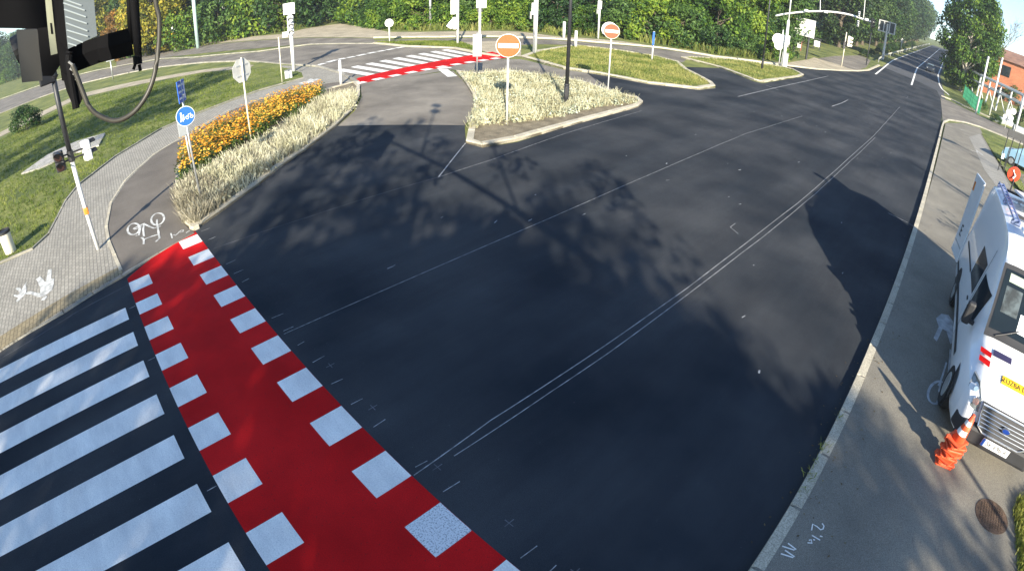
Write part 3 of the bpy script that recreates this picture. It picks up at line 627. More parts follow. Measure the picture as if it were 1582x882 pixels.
bmesh.ops.transform(bm, matrix=Matrix.Translation((0, 0, 2.42)) @ Matrix.Diagonal((.84, 1, .84, 1)) @ Matrix.Translation((0, 0, -2.52)), verts=bm.verts); obj('pictogram', bm, mWhite, p_)
bd = bpy.data.objects.new('blue_board', None); 
bm = bmesh.new(); Rm = Matrix.Rotation(R_(62), 3, 'Z'); box(bm, (0, .0, 3.05), (.50, .02, .54), Rm, .004); bd = obj('blue_board', bm, mSignB, t)
bm = bmesh.new()
for dz in (.16, .0, -.16): 
    box(bm, Rm @ Vector((-.05, -.013, 3.05 + dz)), (.34, .004, .05), Rm)
box(bm, Rm @ Vector((.18, -.013, 3.05)), (.05, .004, .42), Rm); obj('board_lettering', bm, mWhite, bd)
clamps(t, (2.32, 2.52, 2.95))
pC2 = (-15.896, 2.442)
t = thing('small_sign', 'short post with a small grey plate just behind the round blue path sign', 'road sign', (*pC2, .07), face_cam(*pC2) + R_(20))
pole(t, 1.75, .028, mGalv)
bm = bmesh.new(); box(bm, (-.05, -.04, 1.62), (.36, .015, .42), bev=.01); obj('sign_plate', bm, mGrey, t)

# pedestrian signal pole on the left footpath
pP = (-13.305, -0.929)
t = thing('pedestrian_signal', 'white signal pole with a red-eyed pedestrian lantern pair and orange push button on the footpath'.replace('red-eyed ', ''), 'traffic light', (*pP, .05), face_cam(*pP))
pole(t, 2.55, .055, mPole); pole(t, 4.6, .065, mBlack, 2.55, name='upper_pole')
bm = bmesh.new(); box(bm, (.0, -.08, 1.05), (.12, .10, .16), bev=.02); cyl(bm, (0, -.14, 1.05), (0, -.12, 1.05), .03); obj('push_button', bm, mOrange, t)
bm = bmesh.new(); box(bm, (0, .06, 1.05), (.13, .02, .17), bev=.008); cyl(bm, (0, 0, .98), (0, 0, 1.12), .066); obj('button_backplate', bm, mOrange, t)
def lantern2(parent, c, rz, hm, name='lantern', vis=True):
    R3 = Matrix.Rotation(rz, 3, 'Z'); c = Vector(c)
    bm = bmesh.new()
    for dz in (-.12, .12): box(bm, c + R3 @ Vector((0, 0, dz)), (.25, .17, .235), R3, .025)
    h = obj(name, bm, hm, parent)
    bm = bmesh.new()
    for dz in (-.12, .12):
        cyl(bm, c + R3 @ Vector((0, -.085, dz)), c + R3 @ Vector((0, -.10, dz)), .10, .10, 24)
    obj('lens', bm, mLensDark, h)
    bm = bmesh.new()
    for dz in (-.12, .12):
        for k in range(13):
            a0 = math.pi * k / 14; a1 = math.pi * (k + 1) / 14; L_ = .17
            q = [c + R3 @ Vector((.11 * math.cos(a), y, dz + .11 * math.sin(a))) for a, y in ((a0, -.085), (a1, -.085), (a1, -.085 - L_), (a0, -.085 - L_))]
            bm.faces.new([bm.verts.new(v) for v in q])
    obj('visor', bm, mBlackP, h)
    return h
mLensDark = mat('dark_signal_lens', (.03, .012, .01), .25, .1, 3)
lantern2(t, (-.30, -.05, 2.42), R_(-8), mBlackP)
lantern2(t, (.42, .02, 2.42), R_(112), mWhite, 'side_lantern')
bm = bmesh.new(); cyl(bm, (-.36, -.02, 2.36), (.42, .0, 2.36), .022); cyl(bm, (-.36, -.02, 2.5), (.42, .0, 2.5), .022); cyl(bm, (0, 0, 2.3), (0, 0, 2.56), .085); obj('bracket', bm, mBlackP, t)
# vehicle lantern and its contrast board on top of that pole
t2 = thing('vehicle_signal', 'black contrast board on top of the left signal pole, behind the near housing', 'traffic light', (*pP, .05), face_cam(*pP) + R_(25))
bm = bmesh.new(); box(bm, (-.20, -.06, 5.0), (.42, .06, 1.6), bev=.03); obj('contrast_board', bm, mBlackP, t2)
bm = bmesh.new(); cyl(bm, (0, 0, 4.3), (0, 0, 4.9), .11, .10); cyl(bm, (0, 0, 4.25), (0, 0, 4.35), .07, .14); cyl(bm, (-.52, .2, 4.5), (0, 0, 4.5), .03); obj('bracket', bm, mBlack, t2)

# black street lamps
def street_lamp(px, base_z, h, label, lean=0.0):
    t = thing('street_lamp', label, 'street lamp', (*px, base_z + hz(px[1])), face_cam(*px))
    bm = bmesh.new(); cyl(bm, (0, 0, 0), (0, 0, .9), .105, .10, 14); cyl(bm, (0, 0, .9), (0, 0, h), .078, .05, 14); cyl(bm, (0, 0, .88), (0, 0, .93), .115, .085, 14); obj('pole', bm, mBlack, t, True)
    bm = bmesh.new(); tube(bm, sweep([(0, 0, h - .05), (0, .05, h + .35), (0, -.3, h + .6), (0, -.9, h + .68)], 4), .035); obj('arm', bm, mBlack, t, True)
    bm = bmesh.new(); box(bm, (0, -1.15, h + .67), (.26, .62, .09), bev=.03); l = obj('lamp_head', bm, mBlack, t)
    bm = bmesh.new(); box(bm, (0, -1.18, h + .615), (.18, .4, .015)); obj('lamp_glass', bm, mWhite, l)
    bm = bmesh.new(); box(bm, (0, -.10, .6), (.12, .01, .34), bev=.003); obj('service_door', bm, mBlackP, t)
    return t
street_lamp((-13.096, 15.795), .07, 8.0, 'black street lamp post standing in the pale planted island')
street_lamp((-14.917, 42.942), .07, 9.0, 'black street lamp post standing on the small far grass island')

# ---------------- far signals
def far_post(px, base, top, r, label, cat='post', name='post', m=None, group=None, bz=0.0, hh=None):
    t = thing(name, label, cat, (*px, hz(px[1]) + bz), face_cam(*px), group)
    pole(t, hh or top, r, m or mPole, seg=10)
    return t
def plate(parent, c, s, m, name='plate', rz=0, bev=.01):
    bm = bmesh.new(); box(bm, c, s, Matrix.Rotation(rz, 3, 'Z'), bev); return obj(name, bm, m, parent)
def lamp3(parent, c, rz=0, m=None, k=1.0, name='signal_head'):
    """three-lens head seen mostly from behind"""
    R3 = Matrix.Rotation(rz, 3, 'Z'); c = Vector(c)
    bm = bmesh.new()
    for dz in (-.31, 0, .31): box(bm, c + R3 @ Vector((0, 0, dz * k)), (.30 * k, .22 * k, .30 * k), R3, .03 * k)
    h = obj(name, bm, m or mBlackP, parent)
    bm = bmesh.new()
    for dz in (-.31, 0, .31):
        cyl(bm, c + R3 @ Vector((0, -.11 * k, dz * k)), c + R3 @ Vector((0, -.34 * k, dz * k - .04)), .125 * k, .115 * k, 16, caps=False)
    obj('visor', bm, m or mBlackP, h)
    bm = bmesh.new()
    for dz in (-.31, 0, .31): cyl(bm, c + R3 @ Vector((0, -.11 * k, dz * k)), c + R3 @ Vector((0, -.125 * k, dz * k)), .11 * k, .11 * k, 16)
    obj('lens', bm, mLensDark, h)
    return h

p = (-32.714, 12.731); K = math.hypot(*p) / 840.0 * 1.03     # metres per photo pixel at that distance
t = far_post(p, 0, 0, K * 3, 'white signal post with two stacked white boards by the lawn corner, taller one', 'traffic light', 'signal_post', hh=4.56)
H_ = 4.56
plate(t, (-1 * K, -.1, H_ - 8.5 * K), (17 * K, .08, 17 * K), mWhite, 'contrast_board'); lamp3(t, (0, .1, H_ - 34 * K), 0, mWhite, K * 30 / .95, 'signal_head')
plate(t, (-9 * K, 0, H_ - 47 * K), (8 * K, .3, 8 * K), mWhite, 'control_box')
p = (-30.523, 11.505); K = math.hypot(*p) / 840
t = thing('control_cabinet', 'small white cabinet on the lawn corner at the foot of the signal post', 'cabinet', (*p, 0), face_cam(*p))
plate(t, (0, 0, 6 * K), (11 * K, .35, 12 * K), mWhite, 'body'); plate(t, (0, 0, 12.4 * K), (12 * K, .42, .05), mGreyP, 'roof'); plate(t, (0, 0, .05), (9 * K, .3, .1), mConc, 'plinth')
p = (-29.408, 10.654); far_post(p, 0, 0, .035, 'thin bare grey post at the edge of the lawn, left of the signal post', 'post', 'post', mBeige, hh=2.69)
p = (-24.546, 12.079); far_post(p, 0, 0, .075, 'white bollard post where the flower bed meets the red crossing', 'bollard', 'bollard', mPole, hh=1.31)
p = (-79.234, 15.943); far_post(p, 0, 0, .28, 'pale green pole standing at the edge of the wood beyond the lawn', 'pole', 'utility_pole', mat('pale_green_paint', (.34, .46, .42), .6, .1, 2), hh=9.56)
p = (-85.482, 13.489); K = math.hypot(*p) / 840
t = far_post(p, 0, 0, .06, 'small diamond sign over a yellow plate in front of dark bushes', 'road sign', 'priority_sign', hh=4.03); H_ = 3.53
bm = bmesh.new(); box(bm, (0, -.1, H_), (6.5 * K, .04, 6.5 * K), Matrix.Rotation(R_(45), 3, 'Y')); obj('diamond_plate', bm, mWhite, t)
plate(t, (0, -.1, H_ - 9 * K), (7 * K, .04, 8 * K), mSignY, 'yellow_plate')
p = (-65.146, 2.367); K = math.hypot(*p) / 840
t = far_post(p, 0, 0, .09, 'short grey T-shaped post beside the shaded road under the orange maple', 'road sign', 'direction_sign', mGalv, hh=2.46); H_ = 2.31
plate(t, (0, -.1, H_), (13 * K, .05, 4 * K), mGrey, 'name_plate')
p = (-38.811, 23.849); K = math.hypot(*p) / 840
t = far_post(p, 0, 0, .06, 'round white sign back on a thin post at the far grass strip', 'road sign', 'round_sign', hh=1.94); H_ = 1.77
bm = bmesh.new(); disc(bm, (0, H_), 6.5 * K, .05, y=-.09); obj('sign_plate', bm, mWhite, t); bm = bmesh.new(); box(bm, (0, -.125, H_), (.09, .02, 12 * K)); obj('back_rail', bm, mGrey, t)
p = (-45.995, 33.255); far_post(p, 0, 0, .13, 'plain grey pole standing in front of the green bushes, behind the zebra crossing', 'pole', 'utility_pole', mGalv, hh=5.39)
p = (-32.304, 25.881); K = math.hypot(*p) / 840
t = far_post(p, 0, 0, 2.2 * K, 'white signal post with a tilted cluster of lanterns at the far grass strip', 'traffic light', 'signal_post', hh=5.71); H_ = 1.77
lamp3(t, (-4 * K, -.2, H_ ), R_(160), mWhite, K * 20 / .95, 'signal_head'); plate(t, (-7 * K, -.05, 3.22), (7 * K, .2, 30 * K), mWhite, 'contrast_board')
bm = bmesh.new(); tube(bm, [(0, 0, H_ + 8 * K), (-8 * K, -.2, H_ + 6 * K), (-14 * K, -.3, H_ - 2 * K)], 1.2 * K); box(bm, (-11 * K, -.3, H_ - 3 * K), (9 * K, .5, 9 * K), Matrix.Rotation(R_(35), 3, 'Y'), .05); obj('side_lantern', bm, mWhite, t)
p = (-30.404, 26.437); K = math.hypot(*p) / 840
t = far_post(p, 0, 0, 2 * K, 'white signal post with one square white board, behind the narrow grey panel', 'traffic light', 'signal_post', hh=3.64); H_ = 3.43
plate(t, (2 * K, -.1, H_), (15 * K, .1, 18 * K), mWhite, 'contrast_board'); plate(t, (0, .1, H_ - 12 * K), (8 * K, .3, 7 * K), mBlackP, 'signal_base')
p = (-20.052, 17.279); K = math.hypot(*p) / 840
t = far_post(p, 0, 0, .035, 'narrow grey sign panel seen from behind at the tip of the red crossing', 'road sign', 'panel_sign', mGalv, bz=.07, hh=2.3); H_ = 1.66
plate(t, (-.0 * K, -.06, H_), (13.5 * K, .03, 36 * K), mGrey, 'sign_plate'); plate(t, (-1 * K, -.0, H_), (1.4 * K, .04, 37 * K), mGalv, 'back_rail')
p = (-24.815, 26.425); K = math.hypot(*p) / 840
t = far_post(p, 0, 0, 3.6 * K, 'thick white mast rising out of the picture at the tip of the far grass island', 'mast', 'signal_mast', hh=6.55)
plate(t, (-5 * K, -.05, 3.18), (3 * K, .2, 19 * K), mWhite, 'control_box'); plate(t, (-7.5 * K, .05, 2.72), (3 * K, .2, 12 * K), mGreyP, 'small_box')
for p, hh_, r, lab in (((-31.34, 37.066), 1.51, .10, 'short white marker post on the far pavement before the bushes'), ((-25.77, 31.884), 1.38, .10, 'short white marker post on the grass island, to the right of the black lamp post')):
    K = math.hypot(*p) / 840; far_post(p, 0, 0, 2.3 * K, lab, 'marker post', 'marker_post', hh=hh_)
p = (-30.049, 40.413); K = math.hypot(*p) / 840
t = far_post(p, 0, 0, 1.5 * K, 'slim white mast with a small camera box in front of the bushes', 'mast', 'camera_mast', hh=3.66); plate(t, (0, -.1, 3.28), (6 * K, .3, 13 * K), mWhite, 'camera_box'); plate(t, (-3 * K, 0, 2.64), (3 * K, .2, 8 * K), mGreyP, 'small_box')
p = (-19.526, 32.695); K = math.hypot(*p) / 840
t = far_post(p, 0, 0, 1.5 * K, 'blue and white sign seen edge-on on the grass island', 'road sign', 'edge_on_sign', bz=.07, hh=2.07); plate(t, (0, -.05, 1.59), (3.2 * K, .5, 21 * K), mSignB, 'blue_plate', 0)

# ---------------- signal gantry across the far entry
p0 = (-15.077, 49.322); H0 = 5.75
K = math.hypot(*p0) / 840
t = thing('signal_gantry', 'white mast with a long curved arm carrying signals over the far junction', 'gantry', (*p0, hz(p0[1])), 0)
bm = bmesh.new(); cyl(bm, (0, 0, 0), (0, 0, H0 * .8), .17, .13); obj('mast', bm, mPole, t, True)
bm = bmesh.new(); cyl(bm, (0, 0, H0 * .8), (0, 0, H0 * 1.5), .07, .06); obj('mast_top', bm, mPole, t, True)
dist = math.hypot(*p0)
A_ = [Vector(v) - Vector((*p0, hz(p0[1]))) for v in [(-16.581, 49.813, 4.794), (-15.726, 50.089, 5.188), (-14.161, 50.546, 5.758), (-12.691, 50.926, 6.188), (-11.197, 51.267, 6.477), (-9.674, 51.573, 6.598), (-8.424, 51.794, 6.502), (-7.484, 51.94, 6.453)]]
bm = bmesh.new(); tube(bm, sweep(A_, 3), .095); arm_ = obj('arm', bm, mPole, t, True)
for nm, q, s in (('signal_head', (1327, 22), (.3, .4, .55)), ('lower_signal_head', (1325.5, 36), (.32, .4, .5))):
    c = {1327: Vector((-8.879, 51.199, 6.832)), 1325.5: Vector((-8.86, 51.228, 5.974))}[q[0]] - Vector((*p0, hz(p0[1])))
    lamp3(t, c, face_cam(*p0), mWhite, .62, nm)
c = Vector((-7.591, 51.421, 6.388)) - Vector((*p0, hz(p0[1]))); lamp3(t, c, face_cam(*p0) + R_(60), mBlackP, .9, 'end_signal_head')
for q in (Vector((-13.768, 50.444, 5.965)), Vector((-11.986, 50.888, 6.287)), Vector((-8.153, 51.633, 6.561))):
    bm = bmesh.new(); box(bm, q - Vector((*p0, hz(p0[1]))), (.34, .34, .22), bev=.04); obj('detector_box', bm, mWhite, t)
for q, q2 in ((Vector((-12.555, 50.854, 6.277)), Vector((-12.741, 50.695, 8.551))), (Vector((-8.491, 51.677, 6.662)), Vector((-8.581, 51.477, 9.594)))):
    bm = bmesh.new(); o_ = Vector((*p0, hz(p0[1]))); cyl(bm, q - o_, q2 - o_, .035); obj('antenna', bm, mPole, t)
p = (-15.549, 49.543); K = math.hypot(*p) / 840
t = thing('sign_cluster', 'cluster of white sign backs on a short post at the foot of the gantry', 'road sign', (*p, 0), face_cam(*p))
pole(t, 3.62, .06, mPole); Hc = 2.63
bm = bmesh.new(); disc(bm, (-6 * K, Hc), 9 * K, .05, y=-.1); obj('round_plate', bm, mWhite, t); bm = bmesh.new(); disc(bm, (-4 * K, Hc - 9 * K), 7 * K, .05, y=-.18); obj('lower_plate', bm, mWhite, t)
plate(t, (5 * K, -.05, Hc + 2 * K), (14 * K, .05, 14 * K), mWhite, 'square_plate', R_(20)); plate(t, (6 * K, .1, Hc - 6 * K), (10 * K, .3, 6 * K), mGreyP, 'box')
p = (-15.447, 50.901); K = math.hypot(*p) / 840
t = thing('control_cabinet', 'grey traffic cabinet beside the foot of the far gantry', 'cabinet', (*p, 0), face_cam(*p))
plate(t, (0, 0, 11 * K), (10 * K, .4, 21 * K), mGrey, 'body'); plate(t, (0, 0, 22 * K), (11 * K, .5, .08), mGreyP, 'roof')
# billboard
p = (-18.063, 66.596); K = math.hypot(*p) / 840
t = thing('billboard', 'large white billboard with a yellow edge on black posts in the far grass', 'billboard', (*p, hz(p[1])), face_cam(*p) + R_(-28))
Hb = 3.94
plate(t, (-4 * K, -.1, Hb), (42 * K, .15, 27 * K), mWhite, 'panel'); plate(t, (-21 * K, -.19, Hb), (8 * K, .02, 27 * K), mat('yellow_poster', (.62, .58, .08), .5, .3, 1.2), 'yellow_poster')
bm = bmesh.new()
for x in (-16 * K, 8 * K): cyl(bm, (x, .05, 0), (x, .05, Hb + 14 * K), .14)
obj('post_leg', bm, mBlack, t)
# noticeboards
for q, m_, lab in (((-21.336, 75.938), mat('red_brown_paint', (.20, .06, .04), .6, .2, 2), 'reddish noticeboard stand under the large billboard'), ((-20.816, 85.079), mWhite, 'white noticeboard stand to the right of the billboard')):
    K = math.hypot(*q) / 840
    t = thing('noticeboard', lab, 'noticeboard', (*q, hz(q[1])), face_cam(*q))
    bm = bmesh.new(); 
    for x in (-5 * K, 5 * K): box(bm, (x, 0, 8 * K), (1.4 * K, .12, 16 * K))
    obj('post_leg', bm, m_ if m_ is not mWhite else mBlack, t); plate(t, (0, -.08, 9 * K), (8.5 * K, .06, 9 * K), mWhite, 'panel'); plate(t, (0, 0, 16.5 * K), (13 * K, .5, 1.4 * K), mBlack, 'roof')
p = (-13.557, 70.687); K = math.hypot(*p) / 840
t = far_post(p, 0, 0, .07, 'slender signal post with a white head beside the entrance drive', 'traffic light', 'signal_post', mBeige, hh=4.53)
lamp3(t, (5 * K, 0, 3.47), R_(100), mBeige, K * 17 / .95); lamp3(t, (-1 * K, 0, 2.83), R_(200), mBlackP, K * 12 / .95, 'rear_head')
p = (-12.206, 83.411); K = math.hypot(*p) / 840
t = far_post(p, 0, 0, .08, 'dark bollard-topped post on the far side of the entrance drive', 'post', 'post', mBlack, hh=5.03)
plate(t, (0, 0, 0.86), (3 * K, .25, 4 * K), mBlackP, 'post_box')
p = (-12.453, 105.098); K = math.hypot(*p) / 840
t = thing('gantry_sign', 'empty rectangular white sign frame on a tall post by the climbing road', 'road sign', (*p, hz(p[1])), face_cam(*p) + R_(-20))
Hg = 6.16; bm = bmesh.new(); cyl(bm, (0, 0, 0), (0, 0, Hg + 5 * K), .28, .2); obj('post', bm, mPole, t)
bm = bmesh.new()
for dx in (-13, -5, 4, 13): box(bm, (dx * K, -.2, Hg), (1.5 * K, .15, 16 * K))
for dz in (-8, 8): box(bm, (0, -.2, Hg + dz * K), (27.5 * K, .17, 1.5 * K))
obj('frame', bm, mPole, t); plate(t, (0, -.05, Hg), (26 * K, .08, 15 * K), mat('dark_panel', (.05, .065, .07), .5, .1, 1), 'panel')
p = (-13.808, 156.34); K = math.hypot(*p) / 840
t = far_post(p, 0, 0, .10, 'pale narrow sign on the left verge of the climbing road', 'road sign', 'verge_sign', hh=3.54); plate(t, (0, -.2, 2.79), (4 * K, .08, 6 * K), mGrey, 'sign_plate')
# round sign right of the road
p = (0.776, 102.949); K = math.hypot(*p) / 840
t = far_post(p, 0, 0, .05, 'round white-faced speed sign on the right verge below the big tree', 'road sign', 'speed_sign', hh=2.99); Hc = 2.77
bm = bmesh.new(); disc(bm, (0, Hc), 4.0 * K, .04, y=-.08); f = obj('sign_plate', bm, mSignR2, t); bm = bmesh.new(); disc(bm, (0, Hc), 3.2 * K, .02, y=-.112); obj('white_field', bm, mWhite, f)
# guard rail left of climbing road
t = thing('guard_rail', 'pale steel guard rail curving up along the left side of the climbing road', 'guard rail', (0, 0, 0))
bm = bmesh.new(); gr = [(xc(y) - 6.6, y, hz(y) + .75) for y in range(96, 330, 6)]; 
for a, b in zip(gr, gr[1:]): 
    d = Vector(b) - Vector(a); box(bm, (Vector(a) + Vector(b)) / 2, (.06, d.length, .32), (d.to_track_quat('Y', 'Z')).to_matrix())
obj('rail', bm, mat('rail_steel', (.50, .50, .44), .5, .1, 1, metal=.2), t)
bm = bmesh.new()
for a in gr: box(bm, (a[0] - .1, a[1], a[2] - .45), (.12, .12, .9))
obj('posts', bm, mGalv, t); bpy.data.objects['posts'].name = 'rail_post'

# ---------------- litter bin
p = (-16.278, -3.858); t = thing('litter_bin', 'cream round litter bin with a dark rim at the edge of the lawn', 'litter bin', (*p, 0), 0)
bm = bmesh.new(); cyl(bm, (0, 0, 0), (0, 0, .62), .19, .21, 28); obj('body', bm, mBeige, t, False)
bm = bmesh.new(); cyl(bm, (0, 0, .60), (0, 0, .68), .225, .225, 28, caps=False); cyl(bm, (0, 0, .64), (0, 0, .645), .20, .20, 28); obj('rim', bm, mBlackP, t)

# ---------------- right side : fence, posts, information board
a, b, c = (3.266, 85.109), (4.348, 76.035), (5.215, 70.302)
t = thing('mesh_fence', 'green mesh fence panels along the verge by the factory', 'fence', (*a, 0), 0)
L_ = [Vector((0, 0, 0)), Vector((b[0] - a[0], b[1] - a[1], 0)), Vector((c[0] - a[0], c[1] - a[1], 0))]
mGreenF = mat('green_fence', (.02, .20, .10), .6, .15, 3)
Pf = [Vector((q.x, q.y, hz(a[1] + q.y))) for q in L_]
for u, v in zip(Pf, Pf[1:]):
    n_ = max(2, int((v - u).length / 2.5)); bm = bmesh.new()
    for k in range(int((v - u).length / .12)):
        q = u.lerp(v, k * .12 / (v - u).length); box(bm, q + Vector((0, 0, .95)), (.03, .03, 1.7))
    for z in (.2, .7, 1.2, 1.75): cyl(bm, u + Vector((0, 0, z)), v + Vector((0, 0, z)), .02, seg=4)
    obj('mesh_panel', bm, mGreenF, t)
    for k in range(n_ + 1):
        bm = bmesh.new(); q = u.lerp(v, k / n_); cyl(bm, q, q + Vector((0, 0, 1.95)), .04, seg=6); obj('fence_post', bm, mGreenF, t)
for q, hh, lab in (((4.776, 70.3), 7.04, 'white lighting column at the end of the green mesh fence'), ((6.955, 75.363), 7.52, 'thick white column right of the green fence, in front of the pipework'), ((9.18, 63.314), 4.8, 'white pole crossing the view beside the black information frame')):
    t = far_post(q, 0, 0, .13, lab, 'pole', 'lighting_column', hh=hh)
    bm = bmesh.new(); cyl(bm, (0, 0, hh - .3), (0, 0, hh), .17, .15, 10); obj('collar', bm, mGalv, t)
p = (8.414, 66.933); K = math.hypot(*p) / 840
t = far_post(p, 0, 0, .05, 'white round sign backs bunched on a post beyond the side street', 'road sign', 'sign_cluster', hh=2.57); Hc = 1.65
for dx, dz, r in ((0, 3, 4.5), (6, 7, 4.5), (-4, -4, 3.2), (5, -3, 4)):
    bm = bmesh.new(); disc(bm, (dx * K, Hc + dz * K), r * K, .04, y=-.06 - .01 * dx); obj('sign_plate', bm, mWhite, t)
p = (5.087, 33.837); K = 34 / 840
t = thing('information_frame', 'black four-legged information frame with a dark header board on the verge', 'information board', (*p, .12), face_cam(*p) + R_(25))
bm = bmesh.new()
for x in (-.55, -.15, .35, .62): cyl(bm, (x, 0, 0), (x, .0, 2.3), .03)
cyl(bm, (.0, .5, 0), (.0, .5, 1.5), .025); cyl(bm, (-.6, .02, .35), (.65, .02, .35), .02)
obj('frame', bm, mBlack, t); plate(t, (.03, -.04, 2.32), (1.35, .05, .42), mBlack, 'header_board'); plate(t, (-.52, -.04, .9), (.18, .03, .3), mWhite, 'notice')

# ---------------- factory : brick building, pipe rack
def dirn(px, py):
    return Vector((0, 0, 0))
mBrick = pavers('red_brick', (.46, .17, .085), .14)
for l in list(mBrick.node_tree.nodes):
    if l.type == 'MAPPING': l.inputs['Rotation'].default_value = (R_(90), 0, R_(20))
q0 = Vector((6.577, 111.802, 3.817)); q1 = q0 + Vector((80, -14, 0))
zt0 = (6.323, 113.693, 10.356)[2] - 1; zt1 = (14.346, 108.959, 9.586)[2]
t = thing('brick_building', 'long red brick factory hall behind the pipework on the right', 'building', (q0.x, q0.y, -1))
w_ = q1 - q0; wd_ = Vector((w_.x, w_.y, 0)).normalized(); nn = Vector((-wd_.y, wd_.x, 0)); Lw = w_.length + 20
if nn.y < 0: nn = -nn
def bb(u, v, z): q = wd_ * u + nn * v; return (q.x, q.y, z)
bm = bmesh.new(); Z = [zt0 + 1, zt0 + 1.6]
vs = [bm.verts.new(bb(u, v, z)) for z in (0, zt0 + 1) for u, v in ((0, 0), (Lw, 0), (Lw, 18), (0, 18))]
for f in ((0, 1, 5, 4), (1, 2, 6, 5), (2, 3, 7, 6), (3, 0, 4, 7)): bm.faces.new([vs[i] for i in f])
bmesh.ops.recalc_face_normals(bm, faces=bm.faces); obj('wall', bm, mBrick, t)
bm = bmesh.new(); vs = [bm.verts.new(bb(u, v, z)) for u in (-.4, Lw + .4) for v, z in ((-.5, zt0 + .95), (9, zt0 + 3.4), (18.5, zt0 + .95))]
bm.faces.new((vs[0], vs[3], vs[4], vs[1])); bm.faces.new((vs[1], vs[4], vs[5], vs[2])); bm.faces.new(vs[0:3]); bm.faces.new(vs[3:6]); 
obj('roof', bm, mat('brown_roof', (.22, .12, .08), .9, .3, .6), t)
mDarkGlass = mat('dark_glass', (.015, .02, .024), .08, .1, 3, spec=.8)
for k in range(8):
    for zz in (4.2, 8.4):
        c0 = bb(5 + k * 6.5, -.06, zz); bm = bmesh.new(); box(bm, c0, (1.7, .14, 1.9), Matrix.Rotation(math.atan2(wd_.y, wd_.x), 3, 'Z')); wn = obj('window', bm, mDarkGlass, t)
t = thing('pipe_rack', 'white steel trestles carrying pipes in front of the brick factory', 'pipe rack', (0, 0, 0))
bs = [(3.859, 88.122), (5.204, 83.485), (6.526, 81.178), (7.973, 78.92), (9.358, 76.886), (10.602, 74.258), (12.178, 70.82)]
for row in (0, 1):
    pts = []
    for i, q in enumerate(bs):
        d_ = Vector((q[0], q[1])).normalized() * (3.0 * row + 6); x, y = q[0] + d_.x, q[1] + d_.y
        hh = 4.6 * math.hypot(x, y) / 84; pts.append(Vector((x, y, hh))); 
        bm = bmesh.new(); cyl(bm, (x, y, 0), (x, y, hh), .14, seg=6); obj('trestle_post', bm, mPole, t)
    for off in (0, -1.2):
        bm = bmesh.new(); tube(bm, [v + Vector((0, 0, off)) for v in pts], .13); obj('pipe', bm, mPole, t)
    for i in range(len(pts) - 1):
        if (i + row) % 2 == 0: bm = bmesh.new(); cyl(bm, pts[i] - Vector((0, 0, 1.2)), pts[i + 1] - Vector((0, 0, pts[i + 1].z - .4)), .07, seg=6); obj('brace', bm, mPole, t)
for i, q in enumerate([(8.218, 71.436), (9.652, 74.083), (10.236, 68.038), (7.604, 73.975)]):
    if i == 3: continue
    t = thing('storage_tank', ['white storage tank leftmost under the pipes', 'white storage tank middle under the pipes', 'white storage tank rightmost under the pipes'][i], 'tank', (*q, 0), rnd.uniform(0, 3))
    t.scale = (.55, .6, .55); bm = bmesh.new(); cyl(bm, (0, -1.2, 1.1), (0, 1.2, 1.1), .9, .9, 16); obj('drum', bm, mGrey, t, False)
    bm = bmesh.new(); box(bm, (0, -.8, .2), (1.3, .2, .5)); box(bm, (0, .8, .2), (1.3, .2, .5)); obj('cradle', bm, mGalv, t)

# ================================================================== vehicles
mVan = mat('van_white_paint', (.78, .79, .80), .28, .02, 1, coat=.4)
mTyre = mat('tyre_rubber', (.02, .02, .02), .85, .1, 8)
mGlass = mat('vehicle_glass', (.012, .018, .022), .08, .1, 1.5, spec=.45)
mTrim = mat('black_trim', (.028, .028, .03), .6, .1, 4)
mChrome = mat('chrome', (.62, .63, .65), .18, .03, 3, metal=.9)
def wheel(parent, c, r=.35, w=.22, axis='X'):
    bm = bmesh.new(); c = Vector(c)
    cyl(bm, c - Vector((w / 2, 0, 0)), c + Vector((w / 2, 0, 0)), r, r, 32)
    es = [e for e in bm.edges if e.calc_length() < r * .3 and len(e.link_faces) == 2 and abs(e.verts[0].co.x - e.verts[1].co.x) < 1e-4]
    bmesh.ops.bevel(bm, geom=es, offset=.04, segments=2, affect='EDGES')
    t = obj('wheel', bm, mTyre, parent)
    s = -1 if c.x < 0 else 1
    bm = bmesh.new(); cyl(bm, c + Vector((s * (w / 2 - .02), 0, 0)), c + Vector((s * (w / 2 + .006), 0, 0)), r * .62, r * .56, 24)
    for k in range(5):
        a = 2 * math.pi * k / 5; cyl(bm, c + Vector((s * (w / 2), math.cos(a) * r * .35, math.sin(a) * r * .35)), c + Vector((s * (w / 2 + .012), math.cos(a) * r * .35, math.sin(a) * r * .35)), .03, .03, 8)
    obj('rim', bm, mGalv, t)
TB = [(0.00, .62, .66, .62, .34), (.03, .80, .74, .70, .30), (.09, 1.00, .80, .75, .30), (.20, 1.13, .87, .80, .30), (.5, 1.25, .95, .86, .30), (.88, 1.36, 1.00, .89, .30), (1.0, 1.44, 1.02, .90, .30), (1.3, 1.76, 1.025, .87, .30), (1.65, 2.12, 1.03, .88, .30), (1.85, 2.33, 1.03, .88, .30),
      (2.1, 2.50, 1.03, .88, .30), (2.5, 2.60, 1.03, .88, .30), (3.4, 2.65, 1.03, .88, .30), (4.6, 2.66, 1.03, .88, .30), (5.7, 2.64, 1.03, .88, .30), (5.9, 2.60, 1.02, .84, .32), (5.94, 2.40, 1.01, .84, .36)]
def interp(s):
    for a, b in zip(TB, TB[1:]):
        if a[0] <= s <= b[0]:
            f = (s - a[0]) / (b[0] - a[0]); return tuple(a[i] * (1 - f) + b[i] * f for i in range(1, 5))
    return TB[-1][1:]
